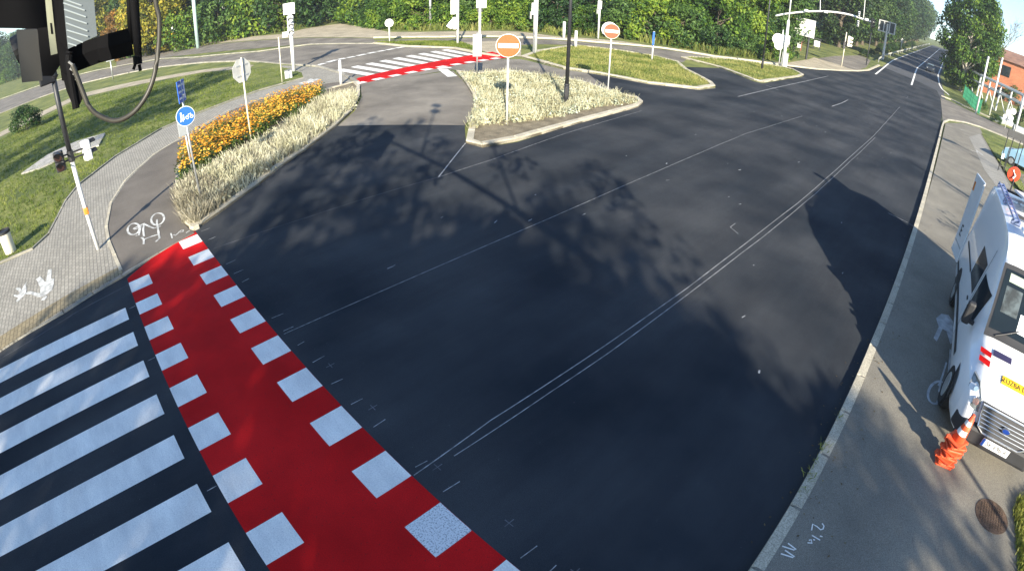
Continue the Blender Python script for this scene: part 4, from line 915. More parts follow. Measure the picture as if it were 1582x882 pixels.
def van_sec(s):
    zt, w, wt, zb = interp(s); zs = zt - min(.22, (zt - .5) * .2); P = []
    zsh = min(1.08, zs - .05)
    P += [(w * .93, zb), (w * .985, zb + .10), (w, .62 if zsh > .7 else (zb + zsh) / 2), (w, zsh), ((w + wt) / 2 + .01, (zsh + zs) / 2), (wt, zs), (wt - .06, zt - .06), (wt - .2, zt - .015), (wt * .4, zt), (0, zt + .01)]
    return P
def side_x(s, z):
    zt, w, wt, zb = interp(s); zs = zt - min(.22, (zt - .5) * .2); zsh = min(1.08, zs - .05)
    if z <= zsh: return w
    return w + (wt - w) * (z - zsh) / (zs - zsh) + .008 * 4 * ((z - zsh) / (zs - zsh)) * (1 - (z - zsh) / (zs - zsh))
van = thing('service_van', 'white high-roof road service van parked on the right pavement with its rear door open', 'van', (2.64, 6.86, .12), math.pi + R_(1))
bm = bmesh.new(); ss = sorted(set([t_[0] for t_ in TB] + [i * .25 for i in range(23)])); rings = []
for s in ss:
    P = van_sec(s); full = [(x, z) for x, z in P] + [(-x, z) for x, z in P[-2::-1]]
    rings.append([bm.verts.new((x, -s, z)) for x, z in full])
for A, B in zip(rings, rings[1:]):
    for k in range(len(A) - 1): bm.faces.new((A[k], A[k + 1], B[k + 1], B[k]))
    bm.faces.new((A[-1], A[0], B[0], B[-1]))
bm.faces.new(rings[0]); bm.faces.new(rings[-1][::-1]); bmesh.ops.recalc_face_normals(bm, faces=bm.faces)
body = obj('body', bm, mVan, van, True)
md = body.modifiers.new('es', 'EDGE_SPLIT'); md.split_angle = R_(50)
def top_pt(s, x, off=.006):
    zt, w, wt, zb = interp(s); zt2 = interp(min(s + .02, 5.9))[0]; sl = (zt2 - zt) / .02; n = Vector((0, sl, 1)).normalized()
    dz = 0 if abs(x) < wt - .2 else -.015 * (abs(x) - (wt - .2)) / .14
    return Vector((x, -s, zt + .008 + dz)) + n * off
def patch(name, f, us, vs_, m, parent):
    bm = bmesh.new(); G_ = [[bm.verts.new(f(u, v)) for v in vs_] for u in us]
    for i in range(len(us) - 1):
        for j in range(len(vs_) - 1): bm.faces.new((G_[i][j], G_[i + 1][j], G_[i + 1][j + 1], G_[i][j + 1]))
    bmesh.ops.recalc_face_normals(bm, faces=bm.faces)
    return obj(name, bm, m, parent, True)
lin = lambda a, b, n: [a + (b - a) * i / (n - 1) for i in range(n)]
ws = patch('windscreen_surround', lambda s, x: top_pt(s, x * (1 - (s - .95) * .04), .006), lin(.95, 1.80, 14), lin(-.87, .87, 9), mTrim, van)
wsc = patch('windscreen', lambda s, x: top_pt(s, x * (1 - (s - .95) * .06), .011), lin(1.05, 1.74, 12), lin(-.82, .82, 9), mGlass, van)
patch('sun_visor', lambda s, x: top_pt(s, x, .015), lin(1.60, 1.70, 3), lin(.30, .68, 4), mat('pale_visor', (.36, .42, .33), .5, .08, 4), wsc)
patch('paper_notice', lambda s, x: top_pt(s, x, .015), lin(1.12, 1.32, 3), lin(.05, .30, 4), mWhite, wsc)
mInt = mat('cab_interior', (.05, .065, .07), .6, .6, 6, contrast=(.4, .6))
patch('cab_interior', lambda s, x: top_pt(s, x, .013), lin(1.25, 1.55, 5), lin(.36, .70, 5), mInt, wsc)
bm = bmesh.new(); 
for a_, b_ in (((.98, .66), (1.14, .25)), ((.98, -.05), (1.12, -.5))): tube(bm, [top_pt(a_[0], a_[1], .03), top_pt((a_[0] + b_[0]) / 2, (a_[1] + b_[1]) / 2, .04), top_pt(b_[0], b_[1], .025)], .011, 6)
obj('wiper', bm, mBlackP, van)
patch('bonnet_vent', lambda s, x: top_pt(s, x, .006), lin(.66, .78, 3), lin(.25, .62, 4), mat('blue_black_plastic', (.03, .025, .07), .5, .1, 3), van)
patch('yellow_strip', lambda s, x: top_pt(s, x, .006), lin(.28, .42, 3), lin(-.62, .38, 8), mSignY, van)
n_ = (top_pt(.42, 0) - top_pt(.28, 0)).normalized()
Rt = Matrix(((-1, 0, 0), (0, n_.y, 0), (0, n_.z, 0))).transposed()
ex = Vector((-1, 0, 0)); ey = Vector((0, n_.y, n_.z)); ez = ex.cross(ey)
M4 = Matrix(((ex.x, ey.x, ez.x, 0), (ex.y, ey.y, ez.y, 0), (ex.z, ey.z, ez.z, 0), (0, 0, 0, 1)))
M4.translation = top_pt(.35, -.12, .010)
text_mesh('SŁUŻBA DROGOWA', .115, mBlackP, van, 'bonnet_lettering', M4)
for k, (s0, s1) in enumerate(((.50, .60), (.66, .76))):
    bm = bmesh.new(); q = [top_pt(s0 + .0, .86, .007), top_pt(s0 - .10, .66, .007), top_pt(s1 - .10, .66, .007), top_pt(s1, .86, .007)]
    q = [Vector((v.x, v.y, v.z - (.035 if abs(v.x) > .8 else 0))) + Vector((0, 0, .02)) for v in q]; bm.faces.new([bm.verts.new(v) for v in q]); obj('red_stripe', bm, mRed, van)
# front end
bm = bmesh.new(); box(bm, (0, .035, .47), (1.42, .16, .30), bev=.06)
for s_ in (-1, 1): box(bm, (s_ * .72, -.08, .46), (.34, .12, .26), Matrix.Rotation(-s_ * R_(52), 3, 'Z'), .05)
box(bm, (0, -.02, .33), (1.5, .12, .10), bev=.03); obj('bumper', bm, mTrim, van)
GR = Matrix.Rotation(R_(-22), 3, 'X')
gp = lambda x, z, o=0: Vector((x, .055 - (z - .68) * .36 + o, z))
bm = bmesh.new(); hexa = [(-.56, .93), (.56, .93), (.48, .66), (.36, .60), (-.36, .60), (-.48, .66)]
v1 = [bm.verts.new(gp(x, z, .03)) for x, z in hexa]; v0 = [bm.verts.new(gp(x, z, -.12)) for x, z in hexa]; bm.faces.new(v1)
for i in range(6): bm.faces.new((v0[i], v0[(i + 1) % 6], v1[(i + 1) % 6], v1[i]))
bmesh.ops.recalc_face_normals(bm, faces=bm.faces); g_ = obj('grille', bm, mTrim, van)
bm = bmesh.new(); 
for z in (.67, .72, .77, .82, .87): w2 = .46 + (z - .66) * .33; tube(bm, [gp(-w2, z, .05), gp(0, z, .062), gp(w2, z, .05)], .011, 6)
tube(bm, [gp(x, z, .045) for x, z in hexa + hexa[:1]], .016, 6); obj('chrome_bars', bm, mChrome, g_)
bm = bmesh.new(); cyl(bm, gp(0, .775, .06), gp(0, .775, .085), .085, .08, 24); bmesh.ops.scale(bm, vec=(1, 1, .5), space=Matrix.Translation(-gp(0, .775)), verts=bm.verts); obj('emblem', bm, mChrome, g_)
bm = bmesh.new(); cyl(bm, gp(0, .775, .08), gp(0, .775, .09), .07, .068, 24); bmesh.ops.scale(bm, vec=(1, 1, .5), space=Matrix.Translation(-gp(0, .775)), verts=bm.verts); obj('emblem_field', bm, mat('emblem_blue', (.01, .04, .22), .3, .05, 2), g_)
bm = bmesh.new(); box(bm, (0, .125, .48), (.54, .012, .125), bev=.004); pl_ = obj('number_plate', bm, mWhite, van)
bm = bmesh.new(); box(bm, (.245, .133, .48), (.045, .004, .12)); obj('plate_strip', bm, mSignB, pl_)
M4 = Matrix(((-1, 0, 0, -.02), (0, 0, 1, .1325), (0, 1, 0, .48), (0, 0, 0, 1)))
text_mesh('SK-696-R', .105, mBlackP, pl_, 'plate_lettering', M4)
for s_ in (-1, 1):
    bm = bmesh.new()
    pts = [(.56, .76, -.02), (.60, .93, -.07), (.74, 1.09, -.20), (.86, 1.10, -.36), (.87, .94, -.24), (.76, .76, -.08)]
    vs = [bm.verts.new((s_ * (x + .012), y + .02, z + .012)) for x, z, y in pts]; f = bm.faces.new(vs); r_ = bmesh.ops.extrude_face_region(bm, geom=[f]); 
    bmesh.ops.translate(bm, vec=(-s_ * .05, -.08, -.02), verts=[v for v in r_['geom'] if isinstance(v, bmesh.types.BMVert)]); bmesh.ops.recalc_face_normals(bm, faces=bm.faces)
    h_ = obj('headlight', bm, mat('headlight_glass', (.20, .22, .23), .1, .4, 14, spec=.8, metal=.3), van)
    bm = bmesh.new(); cyl(bm, (s_ * .68, -.06, .88), (s_ * .685, -.03, .885), .065, .055, 20); cyl(bm, (s_ * .76, -.15, 1.0), (s_ * .765, -.12, 1.01), .045, .04, 16); obj('reflector', bm, mChrome, h_)
    patch('front_door_window', lambda s, z: Vector((s_ * (side_x(s, z) + .006), -s, z)), lin(1.52, 2.35, 8), lin(1.20, 1.78, 5), mGlass, van)
    patch('side_window', lambda s, z: Vector((s_ * (side_x(s, z) + .006), -s, z)), lin(2.55, 3.55, 6), lin(1.25, 1.86, 5), mGlass, van)
    patch('sliding_rail', lambda s, z: Vector((s_ * (side_x(s, z) + .012), -s, z)), lin(3.6, 5.4, 6), lin(1.22, 1.27, 2), mTrim, van)
    patch('side_moulding', lambda s, z: Vector((s_ * (side_x(s, z) + .010), -s, z)), lin(1.5, 5.7, 12), lin(.56, .66, 2), mTrim, van)
    patch('door_seam', lambda s, z: Vector((s_ * (side_x(s, z) + .004), -s, z)), lin(2.43, 2.45, 2), lin(.45, 2.2, 8), mTrim, van)
    patch('wheel_arch', lambda a, r: Vector((s_ * (1.006 + .0), -.98 - r * math.cos(a), .40 + r * math.sin(a))), lin(0, math.pi, 16), lin(.0, .44, 3), mTrim, van)
    patch('wheel_arch', lambda a, r: Vector((s_ * 1.036, -4.65 - r * math.cos(a), .40 + r * math.sin(a))), lin(0, math.pi, 16), lin(.0, .44, 3), mTrim, van)
    wheel(van, (s_ * .915, -.98, .35)); wheel(van, (s_ * .915, -4.65, .35))
    bm = bmesh.new(); tube(bm, [(s_ * .97, -1.45, 1.25), (s_ * 1.12, -1.42, 1.28)], .04, 6); box(bm, (s_ * 1.17, -1.42, 1.40), (.16, .13, .38), bev=.04); mm = obj('door_mirror', bm, mTrim, van)
    bm = bmesh.new(); box(bm, (s_ * 1.17, -1.49, 1.42), (.12, .006, .26)); obj('mirror_glass', bm, mChrome, mm)
    bm = bmesh.new(); box(bm, (s_ * 1.045, -2.30, 1.10), (.02, .14, .04), bev=.008); box(bm, (s_ * 1.045, -2.68, 1.10), (.02, .14, .04), bev=.008); obj('door_handle', bm, mTrim, van)
# open rear door with its marker label
RD = Matrix.Rotation(R_(-79), 4, 'Z'); hp = Vector((1.03, -5.93, 0))
bm = bmesh.new(); box(bm, (.43, 0, 1.50), (.86, .05, 2.05), bev=.02); bmesh.ops.transform(bm, matrix=Matrix.Translation(hp) @ RD, verts=bm.verts); dr = obj('rear_door', bm, mVan, van)
bm = bmesh.new(); box(bm, (.72, .03, 2.22), (.12, .01, .22)); bmesh.ops.transform(bm, matrix=Matrix.Translation(hp) @ RD, verts=bm.verts); obj('marker_label', bm, mOrange, dr)
M4 = Matrix.Translation(hp) @ RD @ Matrix(((-1, 0, 0, .52), (0, 0, 1, .03), (0, 1, 0, 1.1), (0, 0, 0, 1)))
text_mesh('E', .42, mBlackP, dr, 'door_lettering', M4)
bm = bmesh.new(); box(bm, (.43, .028, .80), (.70, .008, .03)); bmesh.ops.transform(bm, matrix=Matrix.Translation(hp) @ RD, verts=bm.verts); obj('door_moulding', bm, mGalv, dr)
# roof equipment
rr = lambda x, s, z: Vector((x, -s, 2.66 + z))
bm = bmesh.new()
for x in (.62, .74): tube(bm, [rr(x, 2.7, .07), rr(x, 5.6, .07)], .02, 8)
for k in range(10): tube(bm, [rr(.62, 2.8 + k * .3, .07), rr(.74, 2.8 + k * .3, .07)], .014, 6)
for s in (2.8, 4.2, 5.5): box(bm, rr(.68, s, .02), (.2, .05, .08))
obj('roof_ladder', bm, mat('blue_grey_aluminium', (.25, .30, .48), .35, .1, 3, metal=.5), van)
bm = bmesh.new(); box(bm, rr(0, 2.45, .045), (1.2, .24, .05), bev=.02); bmm = obj('beacon_mount', bm, mVan, van)
bm = bmesh.new(); box(bm, rr(.0, 2.45, .12), (1.05, .2, .11), bev=.04); obj('beacon_bar', bm, mat('orange_beacon', (.80, .20, .02), .2, .1, 5, spec=.7), bmm)
bm = bmesh.new(); box(bm, rr(-.1, 3.25, .05), (1.4, .05, .05)); box(bm, rr(-.1, 5.2, .05), (1.4, .05, .05)); obj('roof_bars', bm, mTrim, van); bpy.data.objects['roof_bars'].name = 'roof_bar'
ab = thing('arrow_board', 'folded grey-white arrow board with a red and white warning disc lying on the van roof', 'warning board', (2.64, 6.86, .12), math.pi + R_(1))
bm = bmesh.new(); box(bm, rr(-.15, 4.35, .22), (1.15, 1.55, .05), Matrix.Rotation(R_(6), 3, 'X'), .015); obj('board', bm, mWhite, ab)
bm = bmesh.new(); 
for x in (-.5, .2): box(bm, rr(x, 3.5, .12), (.05, .05, .16)); box(bm, rr(x, 5.1, .12), (.05, .05, .16))
obj('support', bm, mTrim, ab)
bm = bmesh.new(); cyl(bm, rr(.50, 5.35, .40), rr(.50, 5.39, .41), .17, .17, 28); dk = obj('warning_disc', bm, mSignR, ab)
bm = bmesh.new(); tube(bm, [rr(.55, 5.33, .49), rr(.46, 5.33, .39), rr(.50, 5.33, .32)], .024, 6); obj('disc_arrow', bm, mWhite, dk)
bm = bmesh.new(); cyl(bm, rr(.45, 5.38, .05), rr(.45, 5.38, .3), .02); obj('disc_stand', bm, mTrim, ab)

van.scale = (.92, 1.06, 1); ab.scale = (.92, 1.06, 1)
# cars
def small_car(name, loc, rz, col, label):
    t = thing(name, label, 'car', loc, rz)
    prof = [(-2.1, .35), (-2.15, .7), (-2.0, .92), (-1.35, 1.0), (-.8, 1.40), (.7, 1.45), (1.5, 1.05), (2.05, .95), (2.15, .6), (2.1, .35)]
    bm = bmesh.new(); secs = []
    for x, k in ((-.85, 0), (-.78, 1), (.78, 1), (.85, 0)):
        secs.append([bm.verts.new((x * (.82 if (z > 1.1) else 1), y, z - (0 if k else .04))) for y, z in prof])
    for A, B in zip(secs, secs[1:]):
        for i in range(len(prof)): j = (i + 1) % len(prof); bm.faces.new((A[i], A[j], B[j], B[i]))
    bm.faces.new(secs[0]); bm.faces.new(secs[-1]); bmesh.ops.recalc_face_normals(bm, faces=bm.faces); obj('body', bm, col, t)
    bm = bmesh.new(); bm.faces.new([bm.verts.new(v) for v in ((-.6, -1.30, 1.06), (.6, -1.30, 1.06), (.55, -.86, 1.39), (-.55, -.86, 1.39))]); obj('windscreen', bm, mGlass, t)
    bm = bmesh.new(); bm.faces.new([bm.verts.new(v) for v in ((-.6, 1.42, 1.12), (.6, 1.42, 1.12), (.55, .80, 1.42), (-.55, .80, 1.42))]); obj('rear_window', bm, mGlass, t)
    for s in (-1, 1):
        bm = bmesh.new(); bm.faces.new([bm.verts.new(v) for v in ((s * .80, -1.1, 1.06), (s * .80, 1.2, 1.08), (s * .70, .6, 1.40), (s * .70, -.7, 1.38))]); obj('side_window', bm, mGlass, t)
        bm = bmesh.new(); box(bm, (s * .62, -2.13, .72), (.3, .06, .14), bev=.02); obj('headlight', bm, mChrome, t)
        wheel(t, (s * .78, -1.35, .32), .32, .2); wheel(t, (s * .78, 1.35, .32), .32, .2)
    return t
mCarD = mat('dark_car_paint', (.02, .025, .035), .25, .05, 2, coat=.5)
q = (-3.368, 113.762); small_car('dark_car', (q[0], q[1], hz(q[1])), R_(2), mCarD, 'dark car driving down the climbing road towards the junction')
q = (7.408, 38.485); small_car('parked_car', (q[0], q[1], .134), R_(70), mat('pale_blue_paint', (.25, .42, .55), .3, .05, 2, coat=.5), 'pale blue parked car just entering the right edge beyond the verge')

# traffic cones : stack of nine
cb = (2.0, 6.523)
def make_cone(parent_loc, i, rz, tilt):
    full = i == 8
    labs = ['bottom cone of the orange stack, flat square base on the pavement'] + ['orange cone number-free'] * 8
    t = thing('traffic_cone', 'x', 'traffic cone', parent_loc, 0, 'orange cones stacked beside the van')
    t.rotation_euler = (tilt[0], tilt[1], rz)
    bm = bmesh.new(); box(bm, (0, 0, .016), (.29, .29, .032), bev=.008); 
    for k in range(4): a = R_(45 + 90 * k); box(bm, (math.cos(a) * .17, math.sin(a) * .17, .014), (.05, .05, .028), Matrix.Rotation(a, 3, 'Z'))
    obj('base', bm, mCone, t)
    bm = bmesh.new(); cyl(bm, (0, 0, .03), (0, 0, .46), .105, .028, 24); obj('cone_shell', bm, mCone, t, True)
    if full:
        for z0, z1 in ((.14, .22), (.30, .37)):
            r0 = .105 - (z0 - .03) * .179 + .003; r1 = .105 - (z1 - .03) * .179 + .003
            bm = bmesh.new(); cyl(bm, (0, 0, z0), (0, 0, z1), r0, r1, 24, caps=False); obj('reflective_band', bm, mWhite, t, True)
        bm = bmesh.new(); cyl(bm, (0, 0, .455), (0, 0, .475), .029, .022, 16); obj('tip', bm, mCone, t)
    return t
mCone = mat('cone_orange', (.78, .105, .035), .5, .12, 6)
cl = ['lowest orange cone, its square base resting on the pavement', 'second orange cone up from the pavement in the stack', 'third orange cone up from the pavement in the stack', 'fourth orange cone up in the stack by the van bumper',
      'middle orange cone of the stack, fifth from the pavement', 'sixth orange cone up in the stack by the van bumper', 'third orange cone down from the striped top one', 'orange cone directly under the striped top cone', 'topmost traffic cone with two white reflective bands']
for i in range(9):
    c = make_cone((cb[0] + .010 * math.sin(i * 2.1), cb[1] + .012 * math.cos(i * 1.7), .12 + .052 * i), i, i * .55 + rnd.uniform(-.3, .3), (R_(rnd.uniform(-2.5, 2.5)), R_(rnd.uniform(-2.5, 2.5))))
    c['label'] = cl[i]

# ================================================================== mast arm the camera hangs from (overhead, mostly above the frame)
t = thing('overhead_signal_gantry', 'dark overhead steel arm crossing above the road, just out of view at the top', 'gantry', (9.0, -4.5, 0), 0)
o_ = Vector((9.0, -4.5, 0))
bm = bmesh.new(); cyl(bm, (0, 0, 0), (0, 0, 6.2), .16, .12, 16); obj('mast', bm, mBlack, t, True)
bm = bmesh.new(); tube(bm, [v - o_ for v in [Vector((9.0, -4.5, 6.0)), Vector((5.0, -1.63, 5.62)), Vector((1.0, -.85, 5.60)), Vector((-1.1, -.49, 5.6)), Vector((-4.9, -.12, 5.58))]], [.10, .085, .07, .06, .045], 12); obj('arm', bm, mBlack, t, True)
bm = bmesh.new(); cyl(bm, Vector((1.996, -.95, 5.6)) - o_, Vector((1.2, -.9, 7.3)) - o_, .035); cyl(bm, Vector((-2.48, -.35, 5.6)) - o_, Vector((-2.7, -.30, 8.2)) - o_, .03)
obj('antenna', bm, mBlack, t); 
bm = bmesh.new(); box(bm, Vector((-2.7, -.3, 8.2)) - o_, (.4, .2, .12)); box(bm, Vector((1.2, -.9, 7.35)) - o_, (.3, .25, .12)); box(bm, Vector((-2.65, -.3, 7.8)) - o_, (.34, .2, .16)); obj('detector_box', bm, mBlackP, t)
t = thing('short_signal_post', 'thin dark post right of the camera that throws the line of shadow over the manhole', 'post', (9.17, .61, .12), 0)
pole(t, 5.0, .045, mBlack)
# diamond priority sign on the arm
t = thing('arm_sign', 'diamond-shaped sign hung under the overhead arm, out of view behind the camera', 'road sign', (1.7, -1.05, 5.1), R_(45))
bm = bmesh.new(); box(bm, (0, 0, 0), (.62, .02, .62), Matrix.Rotation(R_(45), 3, 'Y'), .01); obj('sign_plate', bm, mGrey, t); bm = bmesh.new(); cyl(bm, (0, 0, .4), (0, 0, .52), .02); obj('hanger', bm, mBlack, t)
# end lantern of the arm
t = thing('arm_signal', 'dark vehicle signal with contrast board hanging at the end of the overhead arm', 'traffic light', (-4.75, -.12, 5.35), R_(0))
bm = bmesh.new(); box(bm, (0, .0, -.02), (.72, .03, 1.15), Matrix.Rotation(R_(8), 3, 'Y'), .02); obj('contrast_board', bm, mBlackP, t)
lamp3(t, (0, -.15, 0), 0, mBlackP, 1.0)

# near signal head seen from behind, at the camera's left
def world_poly(name, pix_pts, m, parent, thick=.02, away=None):
    """a flat plate through given world points, with real thickness pushed away from the lens"""
    bm = bmesh.new(); A = [Vector(p) for p in pix_pts]; c = sum(A, Vector()) / len(A)
    n = (A[1] - A[0]).cross(A[2] - A[1]).normalized(); 
    if n.dot(c - Vector((0, 0, 4.88))) < 0: n = -n
    v0 = [bm.verts.new(p) for p in A]; v1 = [bm.verts.new(p + n * thick) for p in A]
    bm.faces.new(v0); bm.faces.new(v1[::-1])
    for i in range(len(A)): j = (i + 1) % len(A); bm.faces.new((v0[i], v0[j], v1[j], v1[i]))
    bmesh.ops.recalc_face_normals(bm, faces=bm.faces)
    return obj(name, bm, m, parent)
mNearBlk = mat('shaded_signal_black', (.004, .004, .005), .8, .1, 6, spec=.12)  # black taken darker, tree shade over the housing put into the colour
mNearGry = mat('shaded_signal_grey', (.055, .054, .052), .7, .06, 6)  # board grey darkened to stand for the tree shade on it
nt_ = thing('near_signal_head', 'close-up black signal housing with grey board and louvred white shield at the top left corner', 'traffic light', (0, 0, 0))
world_poly('contrast_board', [(-2.218, -0.431, 5.312), (-2.271, -0.095, 5.23), (-2.296, -0.108, 4.969), (-2.29, -0.185, 4.991), (-2.27, -0.334, 5.038), (-2.241, -0.474, 5.09)], mNearBlk, nt_, .05)
world_poly('grey_board', [(-2.131, -0.255, 5.006), (-2.14, -0.178, 4.983), (-2.14, -0.192, 4.799), (-2.132, -0.27, 4.817)], mNearGry, nt_, .02)
world_poly('housing', [(-1.991, -0.165, 4.98), (-1.996, -0.088, 4.967), (-1.997, -0.102, 4.841), (-1.994, -0.14, 4.808), (-1.991, -0.176, 4.819)], mNearBlk, nt_, .25)
world_poly('lit_edge', [(-1.909, -0.115, 5.141), (-1.911, -0.096, 5.137), (-1.927, -0.106, 4.877), (-1.926, -0.129, 4.878)], mat('painted_lit_edge', (.26, .27, .20), .5, .05, 3), nt_, .02)  # paler colour paints the sunlight along the housing edge
world_poly('edge_slot', [(-1.919, -0.115, 4.981), (-1.919, -0.109, 4.979), (-1.921, -0.11, 4.943), (-1.92, -0.117, 4.945)], mNearBlk, nt_, .003)
world_poly('side_panel', [(-1.827, -0.08, 5.163), (-1.829, -0.044, 5.154), (-1.849, -0.067, 4.884), (-1.846, -0.043, 4.761), (-1.845, -0.103, 4.79), (-1.847, -0.096, 4.924)], mNearBlk, nt_, .06)
world_poly('visor', [(-1.796, -0.095, 4.817), (-1.796, -0.041, 4.768), (-1.793, -0.041, 4.723), (-1.79, -0.057, 4.703), (-1.789, -0.078, 4.697), (-1.794, -0.091, 4.759)], mNearBlk, nt_, .10)
sh_ = world_poly('white_shield', [(-1.73, -0.049, 5.141), (-1.733, 0.043, 5.12), (-1.75, 0.034, 4.894), (-1.749, -0.062, 4.881)], mat('shaded_shield_white', (.10, .12, .135), .6, .05, 3), nt_, .01)  # white shield coloured dark grey, with the tree shade painted in
LV = [[(-1.731, -0.047, 5.091), (-1.735, -0.007, 5.06)], [(-1.733, -0.049, 5.07), (-1.737, -0.005, 5.038)], [(-1.735, -0.052, 5.05), (-1.739, -0.004, 5.016)], [(-1.737, -0.054, 5.029), (-1.74, -0.002, 4.996)], [(-1.738, -0.056, 5.018), (-1.741, 0.006, 4.979)], [(-1.739, -0.056, 4.999), (-1.742, 0.007, 4.959)], [(-1.74, -0.055, 4.977), (-1.743, 0.007, 4.939)], [(-1.741, -0.056, 4.958), (-1.744, 0.006, 4.917)], [(-1.742, -0.057, 4.937), (-1.744, 0.005, 4.9)], [(-1.743, -0.058, 4.918), (-1.744, -0.013, 4.887)], [(-1.743, -0.059, 4.898), (-1.744, -0.035, 4.883)]]
bm = bmesh.new()
for a, b in LV: tube(bm, [a, b], .0022, 6)
obj('louvre', bm, mat('louvre_edge', (.30, .34, .36), .5, .05, 3), sh_)
world_poly('bracket', [(-1.899, -0.071, 4.887), (-1.9, 0.036, 4.891), (-1.894, 0.145, 4.893), (-1.894, 0.152, 4.846), (-1.9, 0.03, 4.853), (-1.899, -0.067, 4.847)], mNearBlk, nt_, .05)
bm = bmesh.new(); tube(bm, sweep([(-1.789, -0.072, 4.695), (-1.798, -0.068, 4.834), (-1.799, -0.059, 4.872)], 4), .012); obj('cable_gland', bm, mNearBlk, nt_)
bm = bmesh.new()
for a, b in ([(-1.778, -0.068, 4.843), (-1.778, -0.054, 4.826)], [(-1.778, -0.067, 4.822), (-1.778, -0.051, 4.805)], [(-1.777, -0.06, 4.804), (-1.777, -0.045, 4.789)], [(-1.777, -0.055, 4.786), (-1.776, -0.044, 4.774)]): tube(bm, [a, b], .004, 6)
obj('cable_tie', bm, mGreyP, nt_)
nb = thing('hanging_bracket', 'dark vertical bracket bar hanging down from the arm beside the cable loop', 'bracket', (0, 0, 0))
bm = bmesh.new(); tube(bm, [(-2.561, 0.247, 5.254), (-2.585, 0.239, 5.019), (-2.589, 0.233, 4.855), (-2.587, 0.228, 4.749)], [.024, .024, .022, .018], 8); tube(bm, [(-2.57, 0.226, 5.2), (-2.589, 0.215, 4.995), (-2.592, 0.2, 4.818)], .012, 6); obj('bar', bm, mNearBlk, nb, True)
bm = bmesh.new(); tube(bm, [(-2.588, 0.224, 4.763), (-2.586, 0.221, 4.721)], .022, 8); tube(bm, [(-2.587, 0.208, 4.724), (-2.587, 0.196, 4.703)], .008, 6); tube(bm, [(-2.585, 0.227, 4.719), (-2.583, 0.228, 4.688)], .008, 6); obj('clamp', bm, mNearBlk, nb)
bm = bmesh.new(); tube(bm, sweep([(-1.667, 0.223, 5.131), (-1.684, 0.221, 4.956), (-1.685, 0.227, 4.895), (-1.685, 0.214, 4.808), (-1.683, 0.188, 4.728), (-1.681, 0.152, 4.674), (-1.68, 0.103, 4.639), (-1.681, 0.048, 4.632), (-1.686, 0.001, 4.66), (-1.69, -0.027, 4.698), (-1.694, -0.038, 4.747), (-1.697, -0.047, 4.796), (-1.698, -0.055, 4.833)], 5), .0078, 10)
tag(obj('cable_loop', bm, mat('shaded_cable_sheath', (.035, .032, .026), .5, .2, 20), None, True), 'thick black cable hanging in a deep loop across the lawn view', 'cable')  # sheath colour also darkened in place of tree shade

# ================================================================== vegetation
def leaves_mesh(name, clumps, per, leaf, seed, squash=.8, up=.3):
    """clumps: (x, y, z, r). folded rhombic leaves spread through every clump"""
    g = np.random.default_rng(seed); P = []; S = []
    for (x, y, z, r) in clumps:
        n = max(4, int(per * r * r)); d = g.normal(size=(n, 3)); d /= np.linalg.norm(d, axis=1)[:, None]
        rad = r * (g.uniform(.25, 1.0, n) ** .45); p = d * rad[:, None]; p[:, 2] *= squash
        P.append(p + np.array([x, y, z])); S.append(d)
    P = np.concatenate(P); D = np.concatenate(S); n = len(P)
    nrm = D * .7 + g.normal(size=(n, 3)) * .55; nrm[:, 2] += up; nrm /= np.linalg.norm(nrm, axis=1)[:, None]
    a = np.cross(nrm, g.normal(size=(n, 3))); a /= np.linalg.norm(a, axis=1)[:, None]; b = np.cross(nrm, a)
    L = leaf * g.uniform(.6, 1.35, n)[:, None]; W = L * .62
    v = np.stack([P - a * L * .5, P + b * W * .5 + nrm * L * .12, P + a * L * .5, P - b * W * .5 + nrm * L * .12], 1).reshape(-1, 3)
    me = bpy.data.meshes.new(name); f = np.arange(n * 4).reshape(-1, 4)
    me.from_pydata(v.tolist(), [], f.tolist()); return me
def trunk_bm(h, r, limbs, seed, lean=(0, 0)):
    rr_ = random.Random(seed); bm = bmesh.new()
    pts = [Vector((lean[0] * t * t * h + rr_.uniform(-.04, .04) * h * t, lean[1] * t * t * h + rr_.uniform(-.04, .04) * h * t, h * t)) for t in (0, .04, .15, .35, .55, .75, 1)]
    tube(bm, pts, [r * 1.5, r * 1.1, r, r * .85, r * .65, r * .4, r * .12], 8)
    for p, q, w in limbs:
        p, q = Vector(p), Vector(q); m_ = p.lerp(q, .5) + Vector((rr_.uniform(-.1, .1), rr_.uniform(-.1, .1), .12)) * (q - p).length
        tube(bm, [p, m_, q], [w, w * .6, w * .2], 5)
    return bm
def tree_kind(h, cr, cz0, nc, per, leaf, seed, shape='round', r_cl=(.16, .30)):
    """returns (crown mesh, trunk mesh) for a tree of height h"""
    rr_ = random.Random(seed); cl = []; k = 0
    while len(cl) < nc:
        t = rr_.random(); a = rr_.uniform(0, 6.283)
        prof = {'round': math.sin(math.pi * min(max(t * .92 + .06, 0), 1)) ** .55, 'cone': (1 - t) ** .7 * .95 + .05, 'bush': math.sqrt(max(1 - t * t, 0))}[shape]
        q = rr_.uniform(.35, 1.0) ** .5; rad = cr * prof * q
        r = h * rr_.uniform(*r_cl) * .5
        cl.append((math.cos(a) * rad, math.sin(a) * rad, cz0 + (h - cz0 - r * .7) * t, r))
    limbs = []
    for c in cl[::3]:
        z = max(cz0 * .8, c[2] - h * rr_.uniform(.08, .2)); limbs.append(((0, 0, min(z, h * .8)), c[:3], h * .010))
    cm = leaves_mesh('crown', cl, per, leaf, seed)
    bm = trunk_bm(h * .86, h * .018 if shape != 'bush' else h * .012, limbs, seed); tm = bpy.data.meshes.new('trunk'); bm.to_mesh(tm); bm.free()
    return cm, tm
mLeafG = leafmat('leaf_bright_green', (.018, .05, .008), (.07, .145, .014), (.21, .29, .03), .3, .5)
